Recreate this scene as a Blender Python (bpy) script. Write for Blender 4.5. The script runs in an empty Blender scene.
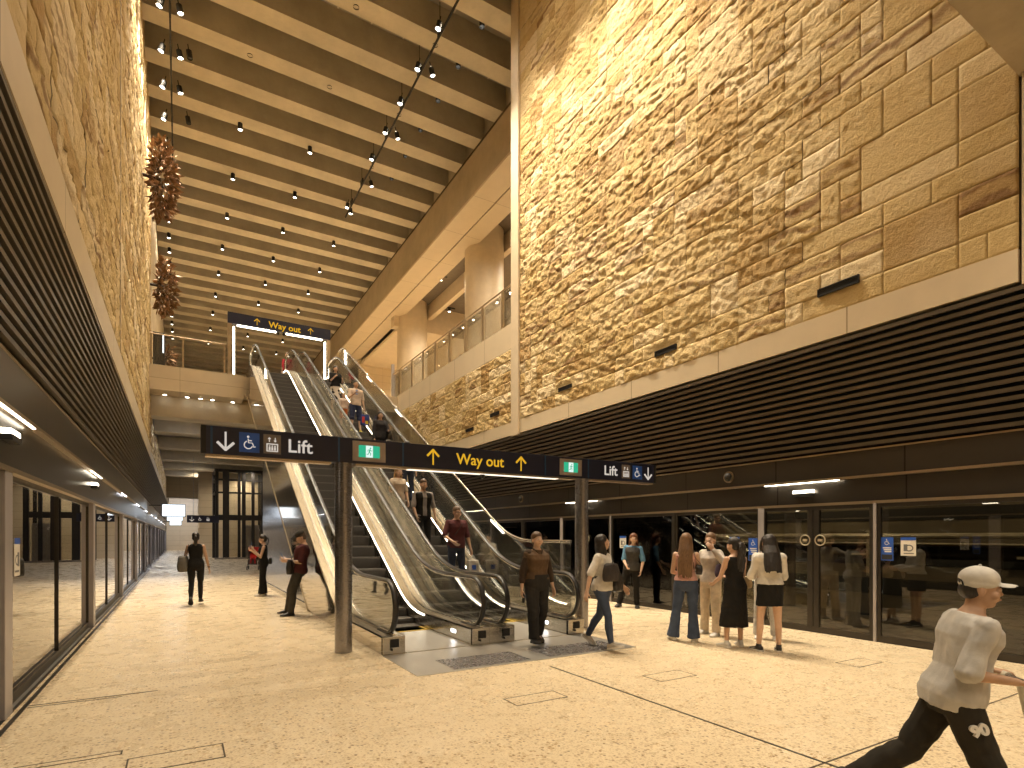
import bpy, bmesh, math, random
import numpy as np
from mathutils import Vector, Matrix, Euler

PI = math.pi
T30 = math.tan(math.radians(30))
sc = bpy.context.scene
COL = sc.collection

# ------------------------------------------------------------------ mesh helper
class MB:
    """collects simple shapes and links them as ONE mesh object"""
    def __init__(s):
        s.v = []; s.f = []
    def add(s, vs, fs):
        o = len(s.v)
        s.v.extend([tuple(p) for p in vs])
        s.f.extend([tuple(i + o for i in f) for f in fs])
        return s
    def box(s, x0, y0, z0, x1, y1, z1):
        if x0 > x1: x0, x1 = x1, x0
        if y0 > y1: y0, y1 = y1, y0
        if z0 > z1: z0, z1 = z1, z0
        return s.add([(x0,y0,z0),(x1,y0,z0),(x1,y1,z0),(x0,y1,z0),(x0,y0,z1),(x1,y0,z1),(x1,y1,z1),(x0,y1,z1)],
                     [(0,3,2,1),(4,5,6,7),(0,1,5,4),(1,2,6,5),(2,3,7,6),(3,0,4,7)])
    def cbox(s, c, d):
        return s.box(c[0]-d[0]/2, c[1]-d[1]/2, c[2]-d[2]/2, c[0]+d[0]/2, c[1]+d[1]/2, c[2]+d[2]/2)
    def cyl(s, p0, p1, r0, r1=None, n=16, caps=True):
        r1 = r0 if r1 is None else r1
        p0 = Vector(p0); p1 = Vector(p1)
        q = (p1 - p0).to_track_quat('Z', 'Y')
        vs = []
        for p, r in ((p0, r0), (p1, r1)):
            for i in range(n):
                a = 2*PI*i/n
                vs.append(p + q @ Vector((r*math.cos(a), r*math.sin(a), 0)))
        fs = [(i, (i+1) % n, n+(i+1) % n, n+i) for i in range(n)]
        if caps:
            fs += [tuple(range(n-1, -1, -1)), tuple(range(n, 2*n))]
        return s.add(vs, fs)
    def tube(s, pts, r, n=10, rx=None, up=(1,0,0), caps=True, closed=False):
        """sweep an ellipse (r along the side, rx along `up`) along pts"""
        rx = r if rx is None else rx
        P = [Vector(p) for p in pts]; U = Vector(up)
        m = len(P); vs = []
        for i in range(m):
            a = P[i-1] if (i > 0 or closed) else P[i]
            b = P[(i+1) % m] if (i < m-1 or closed) else P[i]
            t = (b - a).normalized()
            u = (U - t*U.dot(t))
            if u.length < 1e-5: u = Vector((0,1,0)) - t*t.y
            u.normalize(); w = t.cross(u)
            ri = r[i] if isinstance(r, (list, tuple)) else r
            rxi = rx[i] if isinstance(rx, (list, tuple)) else rx
            for k in range(n):
                an = 2*PI*k/n
                vs.append(P[i] + u*(rxi*math.cos(an)) + w*(ri*math.sin(an)))
        fs = []
        mm = m if closed else m-1
        for i in range(mm):
            j = (i+1) % m
            for k in range(n):
                fs.append((i*n+k, i*n+(k+1) % n, j*n+(k+1) % n, j*n+k))
        if caps and not closed:
            fs += [tuple(range(n-1, -1, -1)), tuple((m-1)*n+k for k in range(n))]
        return s.add(vs, fs)
    def prism_x(s, poly, x0, x1):
        """polygon in (y,z) extruded along x"""
        n = len(poly)
        vs = [(x0, y, z) for y, z in poly] + [(x1, y, z) for y, z in poly]
        fs = [(i, (i+1) % n, n+(i+1) % n, n+i) for i in range(n)]
        fs += [tuple(range(n-1, -1, -1)), tuple(range(n, 2*n))]
        return s.add(vs, fs)
    def strip_x(s, lo, hi, x0, x1):
        """slab between two (y,z) polylines of equal length, thickness x0..x1"""
        n = len(lo); vs = []
        for (a, b), (c, d) in zip(lo, hi):
            vs += [(x0,a,b),(x1,a,b),(x1,c,d),(x0,c,d)]
        fs = []
        for i in range(n-1):
            p = 4*i; q = p+4
            fs += [(p,q,q+3,p+3),(p+1,p+2,q+2,q+1),(p,p+1,q+1,q),(p+3,q+3,q+2,p+2)]
        fs += [(0,3,2,1),(4*n-4,4*n-3,4*n-2,4*n-1)]
        return s.add(vs, fs)
    def sphere(s, c, r, nu=16, nv=10):
        if not isinstance(r, (tuple, list)): r = (r, r, r)
        vs = [(c[0], c[1], c[2]-r[2])]
        for j in range(1, nv):
            t = -PI/2 + PI*j/nv
            for i in range(nu):
                a = 2*PI*i/nu
                vs.append((c[0]+r[0]*math.cos(t)*math.cos(a), c[1]+r[1]*math.cos(t)*math.sin(a), c[2]+r[2]*math.sin(t)))
        vs.append((c[0], c[1], c[2]+r[2])); L = len(vs)-1
        fs = []
        for i in range(nu):
            k = (i+1) % nu
            fs.append((0, 1+k, 1+i)); fs.append((L, L-nu+i, L-nu+k))
            for j in range(nv-2):
                a = 1+j*nu
                fs.append((a+i, a+k, a+nu+k, a+nu+i))
        return s.add(vs, fs)
    def loft(s, rings, caps=True):
        n = len(rings[0]); vs = [p for r in rings for p in r]; fs = []
        for i in range(len(rings)-1):
            for k in range(n):
                fs.append((i*n+k, i*n+(k+1) % n, (i+1)*n+(k+1) % n, (i+1)*n+k))
        if caps:
            fs += [tuple(range(n-1, -1, -1)), tuple((len(rings)-1)*n+k for k in range(n))]
        return s.add(vs, fs)
    def build(s, name, mat, parent=None, smooth=False, bevel=0.0, kind=None, label=None, normals=True):
        me = bpy.data.meshes.new(name)
        me.from_pydata(s.v, [], s.f)
        if normals:
            bm = bmesh.new(); bm.from_mesh(me)
            bmesh.ops.recalc_face_normals(bm, faces=bm.faces)
            bm.to_mesh(me); bm.free()
        me.materials.append(mat)
        if smooth:
            me.polygons.foreach_set('use_smooth', [True]*len(me.polygons))
            try: me.set_sharp_from_angle(angle=math.radians(50))
            except Exception: pass
        me.update()
        o = bpy.data.objects.new(name, me); COL.objects.link(o)
        if parent is not None: o.parent = parent
        if bevel > 0:
            b = o.modifiers.new('bevel', 'BEVEL'); b.width = bevel; b.segments = 2; b.limit_method = 'ANGLE'
        if kind: o['kind'] = kind
        if label: o['label'] = label
        return o

def tag(o, label, cat, group=None, kind=None):
    o['label'] = label; o['category'] = cat
    if group: o['group'] = group
    if kind: o['kind'] = kind
    return o

def empty(name, loc=(0,0,0), rz=0.0, label=None, cat=None, group=None, kind=None):
    o = bpy.data.objects.new(name, None); COL.objects.link(o)
    o.empty_display_size = 0.1
    o.location = loc; o.rotation_euler = (0,0,rz)
    if label: o['label'] = label
    if cat: o['category'] = cat
    if group: o['group'] = group
    if kind: o['kind'] = kind
    return o

def copy_tree(o, parent=None):
    c = o.copy(); COL.objects.link(c)
    if parent is not None: c.parent = parent
    for ch in list(o.children):
        copy_tree(ch, c)
    return c

def text_obj(name, body, size, mat, parent, loc, rot=(PI/2,0,0), extrude=0.002, align='LEFT', bold=0.0):
    cu = bpy.data.curves.new(name, 'FONT')
    cu.body = body; cu.size = size; cu.extrude = extrude; cu.align_x = align; cu.offset = bold
    cu.resolution_u = 4
    tmp = bpy.data.objects.new(name + '_t', cu); COL.objects.link(tmp)
    dg = bpy.context.evaluated_depsgraph_get()
    me = bpy.data.meshes.new_from_object(tmp.evaluated_get(dg))
    bpy.data.objects.remove(tmp); bpy.data.curves.remove(cu)
    me.name = name; me.materials.clear(); me.materials.append(mat)
    o = bpy.data.objects.new(name, me); COL.objects.link(o)
    o.parent = parent; o.location = loc; o.rotation_euler = rot
    return o

# ------------------------------------------------------------------ materials
class NT:
    def __init__(s, name):
        s.m = bpy.data.materials.new(name); s.m.use_nodes = True
        s.t = s.m.node_tree; s.t.nodes.clear()
        s.out = s.n('ShaderNodeOutputMaterial')
    def n(s, typ, **kw):
        nd = s.t.nodes.new(typ)
        for k, v in kw.items():
            if k in nd.inputs.keys() if hasattr(nd, 'inputs') else False:
                nd.inputs[k].default_value = v
            else:
                setattr(nd, k, v)
        return nd
    def l(s, a, b): s.t.links.new(a, b)
    def coord(s, scale=(1,1,1), kind='Object', rot=(0,0,0)):
        tc = s.n('ShaderNodeTexCoord'); mp = s.n('ShaderNodeMapping')
        mp.inputs['Scale'].default_value = scale; mp.inputs['Rotation'].default_value = rot
        s.l(tc.outputs[kind], mp.inputs['Vector'])
        return mp.outputs['Vector']
    def noise(s, vec, scale, detail=4, rough=0.6, dist=0.0):
        nd = s.n('ShaderNodeTexNoise')
        nd.inputs['Scale'].default_value = scale; nd.inputs['Detail'].default_value = detail
        nd.inputs['Roughness'].default_value = rough; nd.inputs['Distortion'].default_value = dist
        s.l(vec, nd.inputs['Vector'])
        return nd.outputs['Fac']
    def ramp(s, fac, stops, mode='LINEAR'):
        r = s.n('ShaderNodeValToRGB'); r.color_ramp.interpolation = mode
        el = r.color_ramp.elements
        while len(el) < len(stops): el.new(0.5)
        for e, (p, c) in zip(el, stops):
            e.position = p; e.color = (c[0], c[1], c[2], 1) if not isinstance(c, (int, float)) else (c, c, c, 1)
        s.l(fac, r.inputs['Fac'])
        return r.outputs['Color']
    def mix(s, a, b, fac, mode='MIX'):
        m = s.n('ShaderNodeMix'); m.data_type = 'RGBA'; m.blend_type = mode
        for sock, val in ((m.inputs[6], a), (m.inputs[7], b), (m.inputs[0], fac)):
            if isinstance(val, (int, float)): sock.default_value = val
            elif isinstance(val, (tuple, list)): sock.default_value = (val[0], val[1], val[2], 1)
            else: s.l(val, sock)
        return m.outputs[2]
    def pbsdf(s, color=None, rough=0.5, metal=0.0, spec=0.5, bump=None, bstr=0.3, bdist=0.02):
        p = s.n('ShaderNodeBsdfPrincipled')
        if color is not None:
            if isinstance(color, (tuple, list)): p.inputs['Base Color'].default_value = (*color[:3], 1)
            else: s.l(color, p.inputs['Base Color'])
        if isinstance(rough, (int, float)): p.inputs['Roughness'].default_value = rough
        else: s.l(rough, p.inputs['Roughness'])
        p.inputs['Metallic'].default_value = metal
        p.inputs['Specular IOR Level'].default_value = spec
        if bump is not None:
            b = s.n('ShaderNodeBump'); b.inputs['Strength'].default_value = bstr; b.inputs['Distance'].default_value = bdist
            s.l(bump, b.inputs['Height']); s.l(b.outputs['Normal'], p.inputs['Normal'])
        s.l(p.outputs[0], s.out.inputs[0])
        return p

def simple(name, color, rough=0.5, metal=0.0, var=0.12, scale=6.0, stretch=(1,1,1), bstr=0.0, spec=0.5):
    """a plain surface with slight procedural mottling"""
    t = NT(name)
    v = t.coord(stretch)
    n = t.noise(v, scale, 4, 0.6)
    lo = tuple(c*(1-var) for c in color); hi = tuple(min(1, c*(1+var)) for c in color)
    c = t.ramp(n, [(0.3, lo), (0.7, hi)])
    t.pbsdf(c, rough, metal, spec, n if bstr else None, bstr, 0.01)
    return t.m

def fabric(name, color, rough=0.9, var=0.18, scale=160.0):
    t = NT(name)
    v = t.coord()
    n = t.noise(v, scale, 2, 0.6); n2 = t.noise(v, 9.0, 3, 0.6)
    c = t.ramp(n2, [(0.3, tuple(x*(1-var) for x in color)), (0.7, tuple(min(1, x*(1+var)) for x in color))])
    mx = t.n('ShaderNodeMath', operation='ADD'); t.l(n, mx.inputs[0]); t.l(n2, mx.inputs[1])
    t.pbsdf(c, rough, 0, 0.25, mx.outputs[0], 0.16, 0.01)
    return t.m

def emit(name, color, strength):
    t = NT(name)
    e = t.n('ShaderNodeEmission'); e.inputs[0].default_value = (*color, 1); e.inputs[1].default_value = strength
    t.l(e.outputs[0], t.out.inputs[0])
    return t.m

def glass(name, tint=(0.9,0.9,0.88), ior=1.5, rough=0.0, boost=1.0, dirt=0.0):
    t = NT(name)
    tr = t.n('ShaderNodeBsdfTransparent'); tr.inputs[0].default_value = (*tint, 1)
    gl = t.n('ShaderNodeBsdfGlossy'); gl.inputs['Roughness'].default_value = rough
    gl.inputs[0].default_value = (1,1,1,1)
    fr = t.n('ShaderNodeFresnel'); fr.inputs[0].default_value = ior
    fac = fr.outputs[0]
    if boost != 1.0:
        mm = t.n('ShaderNodeMath', operation='MULTIPLY'); mm.use_clamp = True
        t.l(fac, mm.inputs[0]); mm.inputs[1].default_value = boost; fac = mm.outputs[0]
    mx = t.n('ShaderNodeMixShader')
    t.l(fac, mx.inputs[0]); t.l(tr.outputs[0], mx.inputs[1]); t.l(gl.outputs[0], mx.inputs[2])
    last = mx.outputs[0]
    if dirt > 0:
        df = t.n('ShaderNodeBsdfDiffuse'); df.inputs[0].default_value = (0.6,0.6,0.58,1)
        m2 = t.n('ShaderNodeMixShader'); m2.inputs[0].default_value = dirt
        t.l(last, m2.inputs[1]); t.l(df.outputs[0], m2.inputs[2]); last = m2.outputs[0]
    t.l(last, t.out.inputs[0])
    return t.m

def mat_stone():
    t = NT('sandstone')
    at = t.n('ShaderNodeAttribute'); at.attribute_name = 'block'
    sep = t.n('ShaderNodeSeparateColor'); t.l(at.outputs['Color'], sep.inputs[0])
    tc = t.n('ShaderNodeTexCoord')
    # shift the texture per block
    sh = t.n('ShaderNodeVectorMath', operation='SCALE'); t.l(at.outputs['Color'], sh.inputs[0]); sh.inputs['Scale'].default_value = 37.0
    ad = t.n('ShaderNodeVectorMath', operation='ADD'); t.l(tc.outputs['Object'], ad.inputs[0]); t.l(sh.outputs[0], ad.inputs[1])
    v = ad.outputs[0]
    base = t.ramp(sep.outputs[0], [(0.0, (0.42,0.27,0.105)), (0.25, (0.55,0.395,0.17)), (0.7, (0.65,0.49,0.245)), (1.0, (0.77,0.63,0.40))])
    n1 = t.noise(v, 1.6, 5, 0.65, 0.4)
    c1 = t.mix(base, (0.36,0.205,0.06), t.ramp(n1, [(0.52, 0.0), (0.8, 0.42)]))
    n2 = t.noise(v, 0.9, 3, 0.5)
    c2 = t.mix(c1, (0.72,0.57,0.36), t.ramp(n2, [(0.5, 0.0), (0.78, 0.45)]))
    # swirling iron veins, strong only on some blocks
    wv = t.n('ShaderNodeTexWave'); wv.bands_direction = 'Z'; wv.wave_type = 'BANDS'
    wv.inputs['Scale'].default_value = 1.3; wv.inputs['Distortion'].default_value = 11.0
    wv.inputs['Detail'].default_value = 3; wv.inputs['Detail Scale'].default_value = 0.7
    t.l(v, wv.inputs['Vector'])
    mul = t.n('ShaderNodeMath', operation='MULTIPLY'); t.l(t.ramp(wv.outputs['Fac'], [(0.5, 0.0), (0.95, 1.0)]), mul.inputs[0]); t.l(sep.outputs[1], mul.inputs[1])
    c3 = t.mix(c2, (0.23,0.12,0.045), mul.outputs[0])
    g = t.noise(tc.outputs['Object'], 60, 3, 0.7)
    c4 = t.mix(c3, (0.30,0.20,0.09), t.ramp(g, [(0.55, 0.0), (0.9, 0.45)]))
    n5 = t.noise(v, 14, 6, 0.7)
    t.pbsdf(c4, 0.85, 0, 0.25, n5, 0.8, 0.05)
    return t.m

def mat_terrazzo():
    t = NT('terrazzo')
    v = t.coord()
    vo = t.n('ShaderNodeTexVoronoi'); vo.inputs['Scale'].default_value = 33; t.l(v, vo.inputs['Vector'])
    sepc = t.n('ShaderNodeSeparateColor'); t.l(vo.outputs['Color'], sepc.inputs[0])
    chip = t.ramp(sepc.outputs[0], [(0.0, (0.80,0.665,0.455)), (0.34, (0.77,0.63,0.43)), (0.56, (0.60,0.45,0.27)), (0.78, (0.37,0.24,0.12)), (0.93, (0.22,0.135,0.065))], 'CONSTANT')
    edge = t.ramp(vo.outputs['Distance'], [(0.32, 0.0), (0.5, 1.0)])
    c = t.mix(chip, (0.80,0.665,0.455), edge)
    vo2 = t.n('ShaderNodeTexVoronoi'); vo2.inputs['Scale'].default_value = 85; t.l(v, vo2.inputs['Vector'])
    s2 = t.n('ShaderNodeSeparateColor'); t.l(vo2.outputs['Color'], s2.inputs[0])
    c = t.mix(c, (0.50,0.36,0.20), t.ramp(s2.outputs[1], [(0.72, 0.0), (0.8, 0.6)]))
    n = t.noise(v, 0.7, 4, 0.6)
    c = t.mix(c, (0.63,0.50,0.33), t.ramp(n, [(0.45, 0.0), (0.8, 0.35)]))
    rg = t.ramp(t.noise(v, 3, 4, 0.6), [(0.3, 0.22), (0.7, 0.36)])
    t.pbsdf(c, rg, 0, 0.45)
    return t.m

def mat_grid(name, c_main, c_joint, su, sv, wj=0.02, rough=0.45, metal=0.0, axis='yz'):
    """panelled surface with thin joints"""
    t = NT(name)
    tc = t.n('ShaderNodeTexCoord'); sp = t.n('ShaderNodeSeparateXYZ'); t.l(tc.outputs['Object'], sp.inputs[0])
    cb = t.n('ShaderNodeCombineXYZ')
    idx = {'x':0,'y':1,'z':2}
    t.l(sp.outputs[idx[axis[0]]], cb.inputs[0]); t.l(sp.outputs[idx[axis[1]]], cb.inputs[1])
    br = t.n('ShaderNodeTexBrick'); br.offset = 0.0
    br.inputs['Color1'].default_value = (*c_main, 1); br.inputs['Color2'].default_value = (*[c*0.96 for c in c_main], 1)
    br.inputs['Mortar'].default_value = (*c_joint, 1)
    br.inputs['Scale'].default_value = 1.0; br.inputs['Mortar Size'].default_value = wj
    br.inputs['Brick Width'].default_value = su; br.inputs['Row Height'].default_value = sv
    t.l(cb.outputs[0], br.inputs['Vector'])
    n = t.noise(tc.outputs['Object'], 2.0, 5, 0.6)
    c = t.mix(br.outputs['Color'], tuple(x*0.8 for x in c_main), t.ramp(n, [(0.45, 0.0), (0.85, 0.5)]))
    t.pbsdf(c, rough, metal)
    return t.m

def mat_brushed(name, color, rough=0.28, stretch=(2,2,90), metal=1.0):
    t = NT(name)
    v = t.coord(stretch)
    n = t.noise(v, 3.0, 4, 0.6)
    c = t.ramp(n, [(0.25, tuple(x*0.82 for x in color)), (0.75, tuple(min(1, x*1.1) for x in color))])
    r = t.ramp(n, [(0.2, rough*0.75), (0.8, rough*1.3)])
    t.pbsdf(c, r, metal)
    return t.m

def mat_groove(name, c0, c1, scale, direction='X', rough=0.4, metal=0.8):
    t = NT(name)
    v = t.coord()
    w = t.n('ShaderNodeTexWave'); w.bands_direction = direction; w.inputs['Scale'].default_value = scale
    t.l(v, w.inputs['Vector'])
    c = t.ramp(w.outputs['Fac'], [(0.35, c0), (0.65, c1)])
    t.pbsdf(c, rough, metal, 0.5, w.outputs['Fac'], 0.6, 0.01)
    return t.m

def mat_concrete(name, color, rough=0.7):
    t = NT(name)
    v = t.coord()
    n1 = t.noise(v, 0.8, 6, 0.65); n2 = t.noise(v, 9, 5, 0.7)
    c = t.ramp(n1, [(0.3, tuple(x*0.8 for x in color)), (0.7, tuple(x*1.1 for x in color))])
    c = t.mix(c, tuple(x*0.6 for x in color), t.ramp(n2, [(0.55, 0.0), (0.9, 0.35)]))
    t.pbsdf(c, rough, 0, 0.3, n2, 0.15, 0.01)
    return t.m

M = {}
M['stone'] = mat_stone()
M['terrazzo'] = mat_terrazzo()
M['cream'] = mat_grid('cream_panel', (0.64,0.53,0.37), (0.30,0.22,0.12), 2.4, 60.0, 0.012, 0.42, axis='yz')
M['cream_x'] = mat_grid('cream_panel_across', (0.64,0.53,0.37), (0.35,0.26,0.15), 2.4, 0.55, 0.008, 0.42, axis='xz')
M['cream_soffit'] = mat_grid('cream_soffit', (0.66,0.55,0.39), (0.34,0.25,0.15), 50.0, 3.0, 0.012, 0.45, axis='xy')
M['cream_plain'] = simple('cream_plain', (0.64,0.53,0.38), 0.5, 0, 0.06, 3)
M['jointdark'] = simple('joint_dark', (0.07,0.05,0.03), 0.7)
M['louvre'] = simple('louvre_bronze', (0.115,0.094,0.068), 0.38, 0.5, 0.15, 3)
M['black'] = simple('matt_black', (0.012,0.011,0.010), 0.7)
M['header'] = mat_grid('header_bronze', (0.064,0.055,0.045), (0.02,0.017,0.013), 2.07, 9.0, 0.012, 0.3, 0.55, axis='yz')
M['header_trim'] = mat_brushed('header_trim', (0.52,0.42,0.29), 0.35, (2,60,2))
M['psd_glass'] = glass('screen_door_glass', (0.66,0.63,0.54), 1.55, 0.0, 1.55)
M['glass'] = glass('clear_glass', (0.95,0.95,0.92), 1.48, 0.0, 0.75, 0.025)
M['psd_frame'] = simple('screen_door_frame', (0.055,0.048,0.04), 0.35, 0.6)
M['psd_post'] = mat_brushed('pale_post_metal', (0.42,0.395,0.405), 0.4, (60,60,1), 0.35)
M['steel'] = mat_brushed('brushed_steel', (0.55,0.52,0.46), 0.24, (1,3,60))
M['steel_post'] = mat_brushed('post_steel', (0.36,0.34,0.34), 0.27, (6,6,300), 0.9)
M['steel_pan'] = mat_brushed('steel_pan', (0.58,0.50,0.375), 0.3, (40,1,1))
M['wall_steel'] = mat_brushed('wall_steel', (0.42,0.44,0.50), 0.13, (1,6,6), 0.95)
M['rubber'] = simple('handrail_rubber', (0.014,0.013,0.013), 0.32, 0, 0.1, 20)
M['tread'] = mat_groove('step_tread', (0.05,0.043,0.035), (0.2,0.175,0.145), 28, 'X', 0.45, 0.6)
M['riser'] = mat_groove('step_riser', (0.03,0.025,0.02), (0.10,0.085,0.07), 28, 'X', 0.5, 0.5)
M['yellow'] = simple('comb_yellow', (0.6,0.40,0.04), 0.5)
M['plate'] = mat_brushed('landing_plate', (0.56,0.53,0.48), 0.36, (50,1,1), 0.85)
M['concrete'] = mat_concrete('beam_concrete', (0.60,0.53,0.405))
M['concrete_shaded'] = mat_concrete('rib_side_shaded', (0.42,0.375,0.29))  # darker than the soffit: shade on the rib sides put into the colour
M['slab'] = mat_grid('slab_panels', (0.34,0.31,0.26), (0.60,0.54,0.43), 1.1, 40.0, 0.03, 0.7, axis='xy')
M['concrete_grey'] = mat_concrete('slab_concrete', (0.42,0.35,0.24))
M['bulkhead'] = mat_concrete('bulkhead_panel', (0.46,0.375,0.255), 0.5)
M['led'] = emit('white_light_strip', (1.0,0.88,0.68), 12.0)
M['led_cool'] = emit('cool_light_strip', (0.92,0.94,1.0), 9.0)
M['led_dim'] = emit('sign_edge_light', (1.0,0.88,0.68), 1.6)
M['lamp'] = emit('downlight_lens', (1.0,0.92,0.78), 14.0)
M['screen'] = emit('lit_screen', (0.86,0.93,1.0), 2.0)
M['tunnel'] = mat_concrete('tunnel_concrete', (0.16,0.13,0.085))
M['tunnel_dark'] = simple('tunnel_dark', (0.02,0.018,0.014), 0.8)
M['conduit'] = simple('conduit', (0.42,0.36,0.25), 0.5, 0.2)
M['sign_navy'] = simple('sign_navy', (0.016,0.018,0.042), 0.33, 0, 0.15, 2)
M['sign_white'] = simple('sign_white', (0.80,0.78,0.74), 0.5)
M['sign_amber'] = emit('sign_amber', (1.0,0.55,0.03), 0.75)
M['sign_lit'] = emit('sign_white_lit', (1.0,0.9,0.78), 0.62)
M['sign_blue'] = simple('sign_blue', (0.03,0.11,0.52), 0.4)
M['sign_grey'] = simple('sign_grey', (0.20,0.17,0.155), 0.5)
M['exit_green'] = emit('exit_green', (0.05,0.62,0.33), 0.72)
M['exit_white'] = emit('exit_white', (0.85,1.0,0.94), 0.95)
M['exit_frame'] = simple('exit_frame', (0.40,0.34,0.30), 0.4, 0.4)
M['blue_edge'] = simple('sign_blue_edge', (0.02,0.07,0.16), 0.3)
M['paper'] = simple('paper_white', (0.75,0.72,0.66), 0.6)
M['darkprint'] = simple('dark_print', (0.03,0.03,0.035), 0.6)
M['grey_print'] = simple('grey_print', (0.15,0.15,0.16), 0.6)
M['clad'] = mat_brushed('mirror_cladding', (0.60,0.55,0.47), 0.07, (1,2,2), 0.95)
M['lowceil'] = mat_brushed('lower_ceiling_metal', (0.20,0.165,0.155), 0.35, (3,40,1), 0.6)
# ================================================================== THE SHELL
XL, XR = -1.32, 9.17          # platform edges
SL, SR = -1.05, 8.90          # faces of the stone walls
YEND = 74.0
random.seed(7); rng = np.random.default_rng(11)
ST = 'structure'

MB().box(XL, -6.5, -0.15, XR, YEND, 0).build('floor', M['terrazzo'], kind=ST)
tr = MB().box(XL-0.03, -6.5, -0.14, XL+0.0, YEND, 0.004)
tr.box(XL+0.035, -6.5, -0.02, XL+0.075, YEND, 0.004).build('trim_1', M['psd_frame'], kind=ST)
MB().box(-1.75, -6.5, -0.16, XL-0.03, YEND, -0.004).build('trim_2', M['plate'], kind=ST)
MB().box(XR, -6.5, -0.16, XR+0.35, YEND, 0.012).build('trim_3', M['psd_frame'], kind=ST)
MB().box(3.948, -6.5, -0.05, 3.972, 5.75, 0.0025).build('trim_4', M['psd_frame'], kind=ST)
MB().box(3.3, 2.293, -0.05, 9.15, 2.307, 0.0025).build('trim_5', M['jointdark'], kind=ST)
MB().box(XL+0.08, 6.93, -0.05, -0.2, 6.95, 0.0025).box(XL+0.08, 6.86, -0.05, -0.5, 6.875, 0.0025).build('trim_6', M['jointdark'], kind=ST)

def hatch(x0, y0, x1, y1, label):
    t = empty('floor_hatch', ((x0+x1)/2, (y0+y1)/2, 0), label=label, cat='access hatch', group='access hatches in the floor')
    dx, dy = (x1-x0)/2, (y1-y0)/2; w = 0.012
    m = MB()
    m.box(-dx, -dy, -.02, dx, -dy+w, .0025).box(-dx, dy-w, -.02, dx, dy, .0025)
    m.box(-dx, -dy, -.02, -dx+w, dy, .0025).box(dx-w, -dy, -.02, dx, dy, .0025)
    m.build('frame', M['jointdark'], t)
    MB().box(-dx+w, -dy+w, -.02, dx-w, dy-w, .0012).build('lid', M['terrazzo'], t)
hatch(-0.33, 4.60, 0.29, 4.92, 'flush floor hatch nearest the dark glass doors on the left side')
hatch(2.76, 4.56, 3.36, 4.83, 'flush floor hatch in front of the steel escalator landing plate')
hatch(4.60, 4.50, 5.17, 4.81, 'flush floor hatch just past the long dark floor joint')
hatch(-1.0, 5.05, -0.37, 5.14, 'narrow slotted floor hatch closest to the left platform edge')
hatch(7.2, 3.75, 7.75, 4.05, 'flush floor hatch in front of the door by the blue sticker')

# ------------------------------------------------------------------ sandstone facing
def lattice_noise(u, v, freq, seed):
    r = np.random.default_rng(seed); T = r.random((64, 64))
    x = u*freq; y = v*freq
    xi = np.floor(x).astype(int); yi = np.floor(y).astype(int)
    fx = x-xi; fy = y-yi; fx = fx*fx*(3-2*fx); fy = fy*fy*(3-2*fy)
    a = T[xi % 64, yi % 64]; b = T[(xi+1) % 64, yi % 64]; c = T[xi % 64, (yi+1) % 64]; d = T[(xi+1) % 64, (yi+1) % 64]
    return (a*(1-fx)+b*fx)*(1-fy)+(c*(1-fx)+d*fx)*fy

def flakes(u, v, su, sv, seed):
    """height of tilted flakes: nearest jittered cell, each with its own slope"""
    r = np.random.default_rng(seed); n = 97
    J = r.random((n, n, 2)); A = r.normal(0, 1, (n, n, 2)); O = r.random((n, n))
    ca, sa = math.cos(.30), math.sin(.30)
    x = (u*ca+v*sa)/su; y = (-u*sa+v*ca)/sv
    xi = np.floor(x).astype(int); yi = np.floor(y).astype(int)
    best = np.full(u.shape, 1e9); H = np.zeros(u.shape)
    for i in (-1, 0, 1):
        for j in (-1, 0, 1):
            cx_ = (xi+i) % n; cy_ = (yi+j) % n
            dx = x-(xi+i+J[cx_, cy_, 0]); dy = y-(yi+j+J[cx_, cy_, 1])
            d = dx*dx+dy*dy
            h = (O[cx_, cy_]-.5)*.05+A[cx_, cy_, 0]*.030*dx+A[cx_, cy_, 1]*.034*dy
            m = d < best
            H = np.where(m, h, H); best = np.where(m, d, best)
    return H

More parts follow.
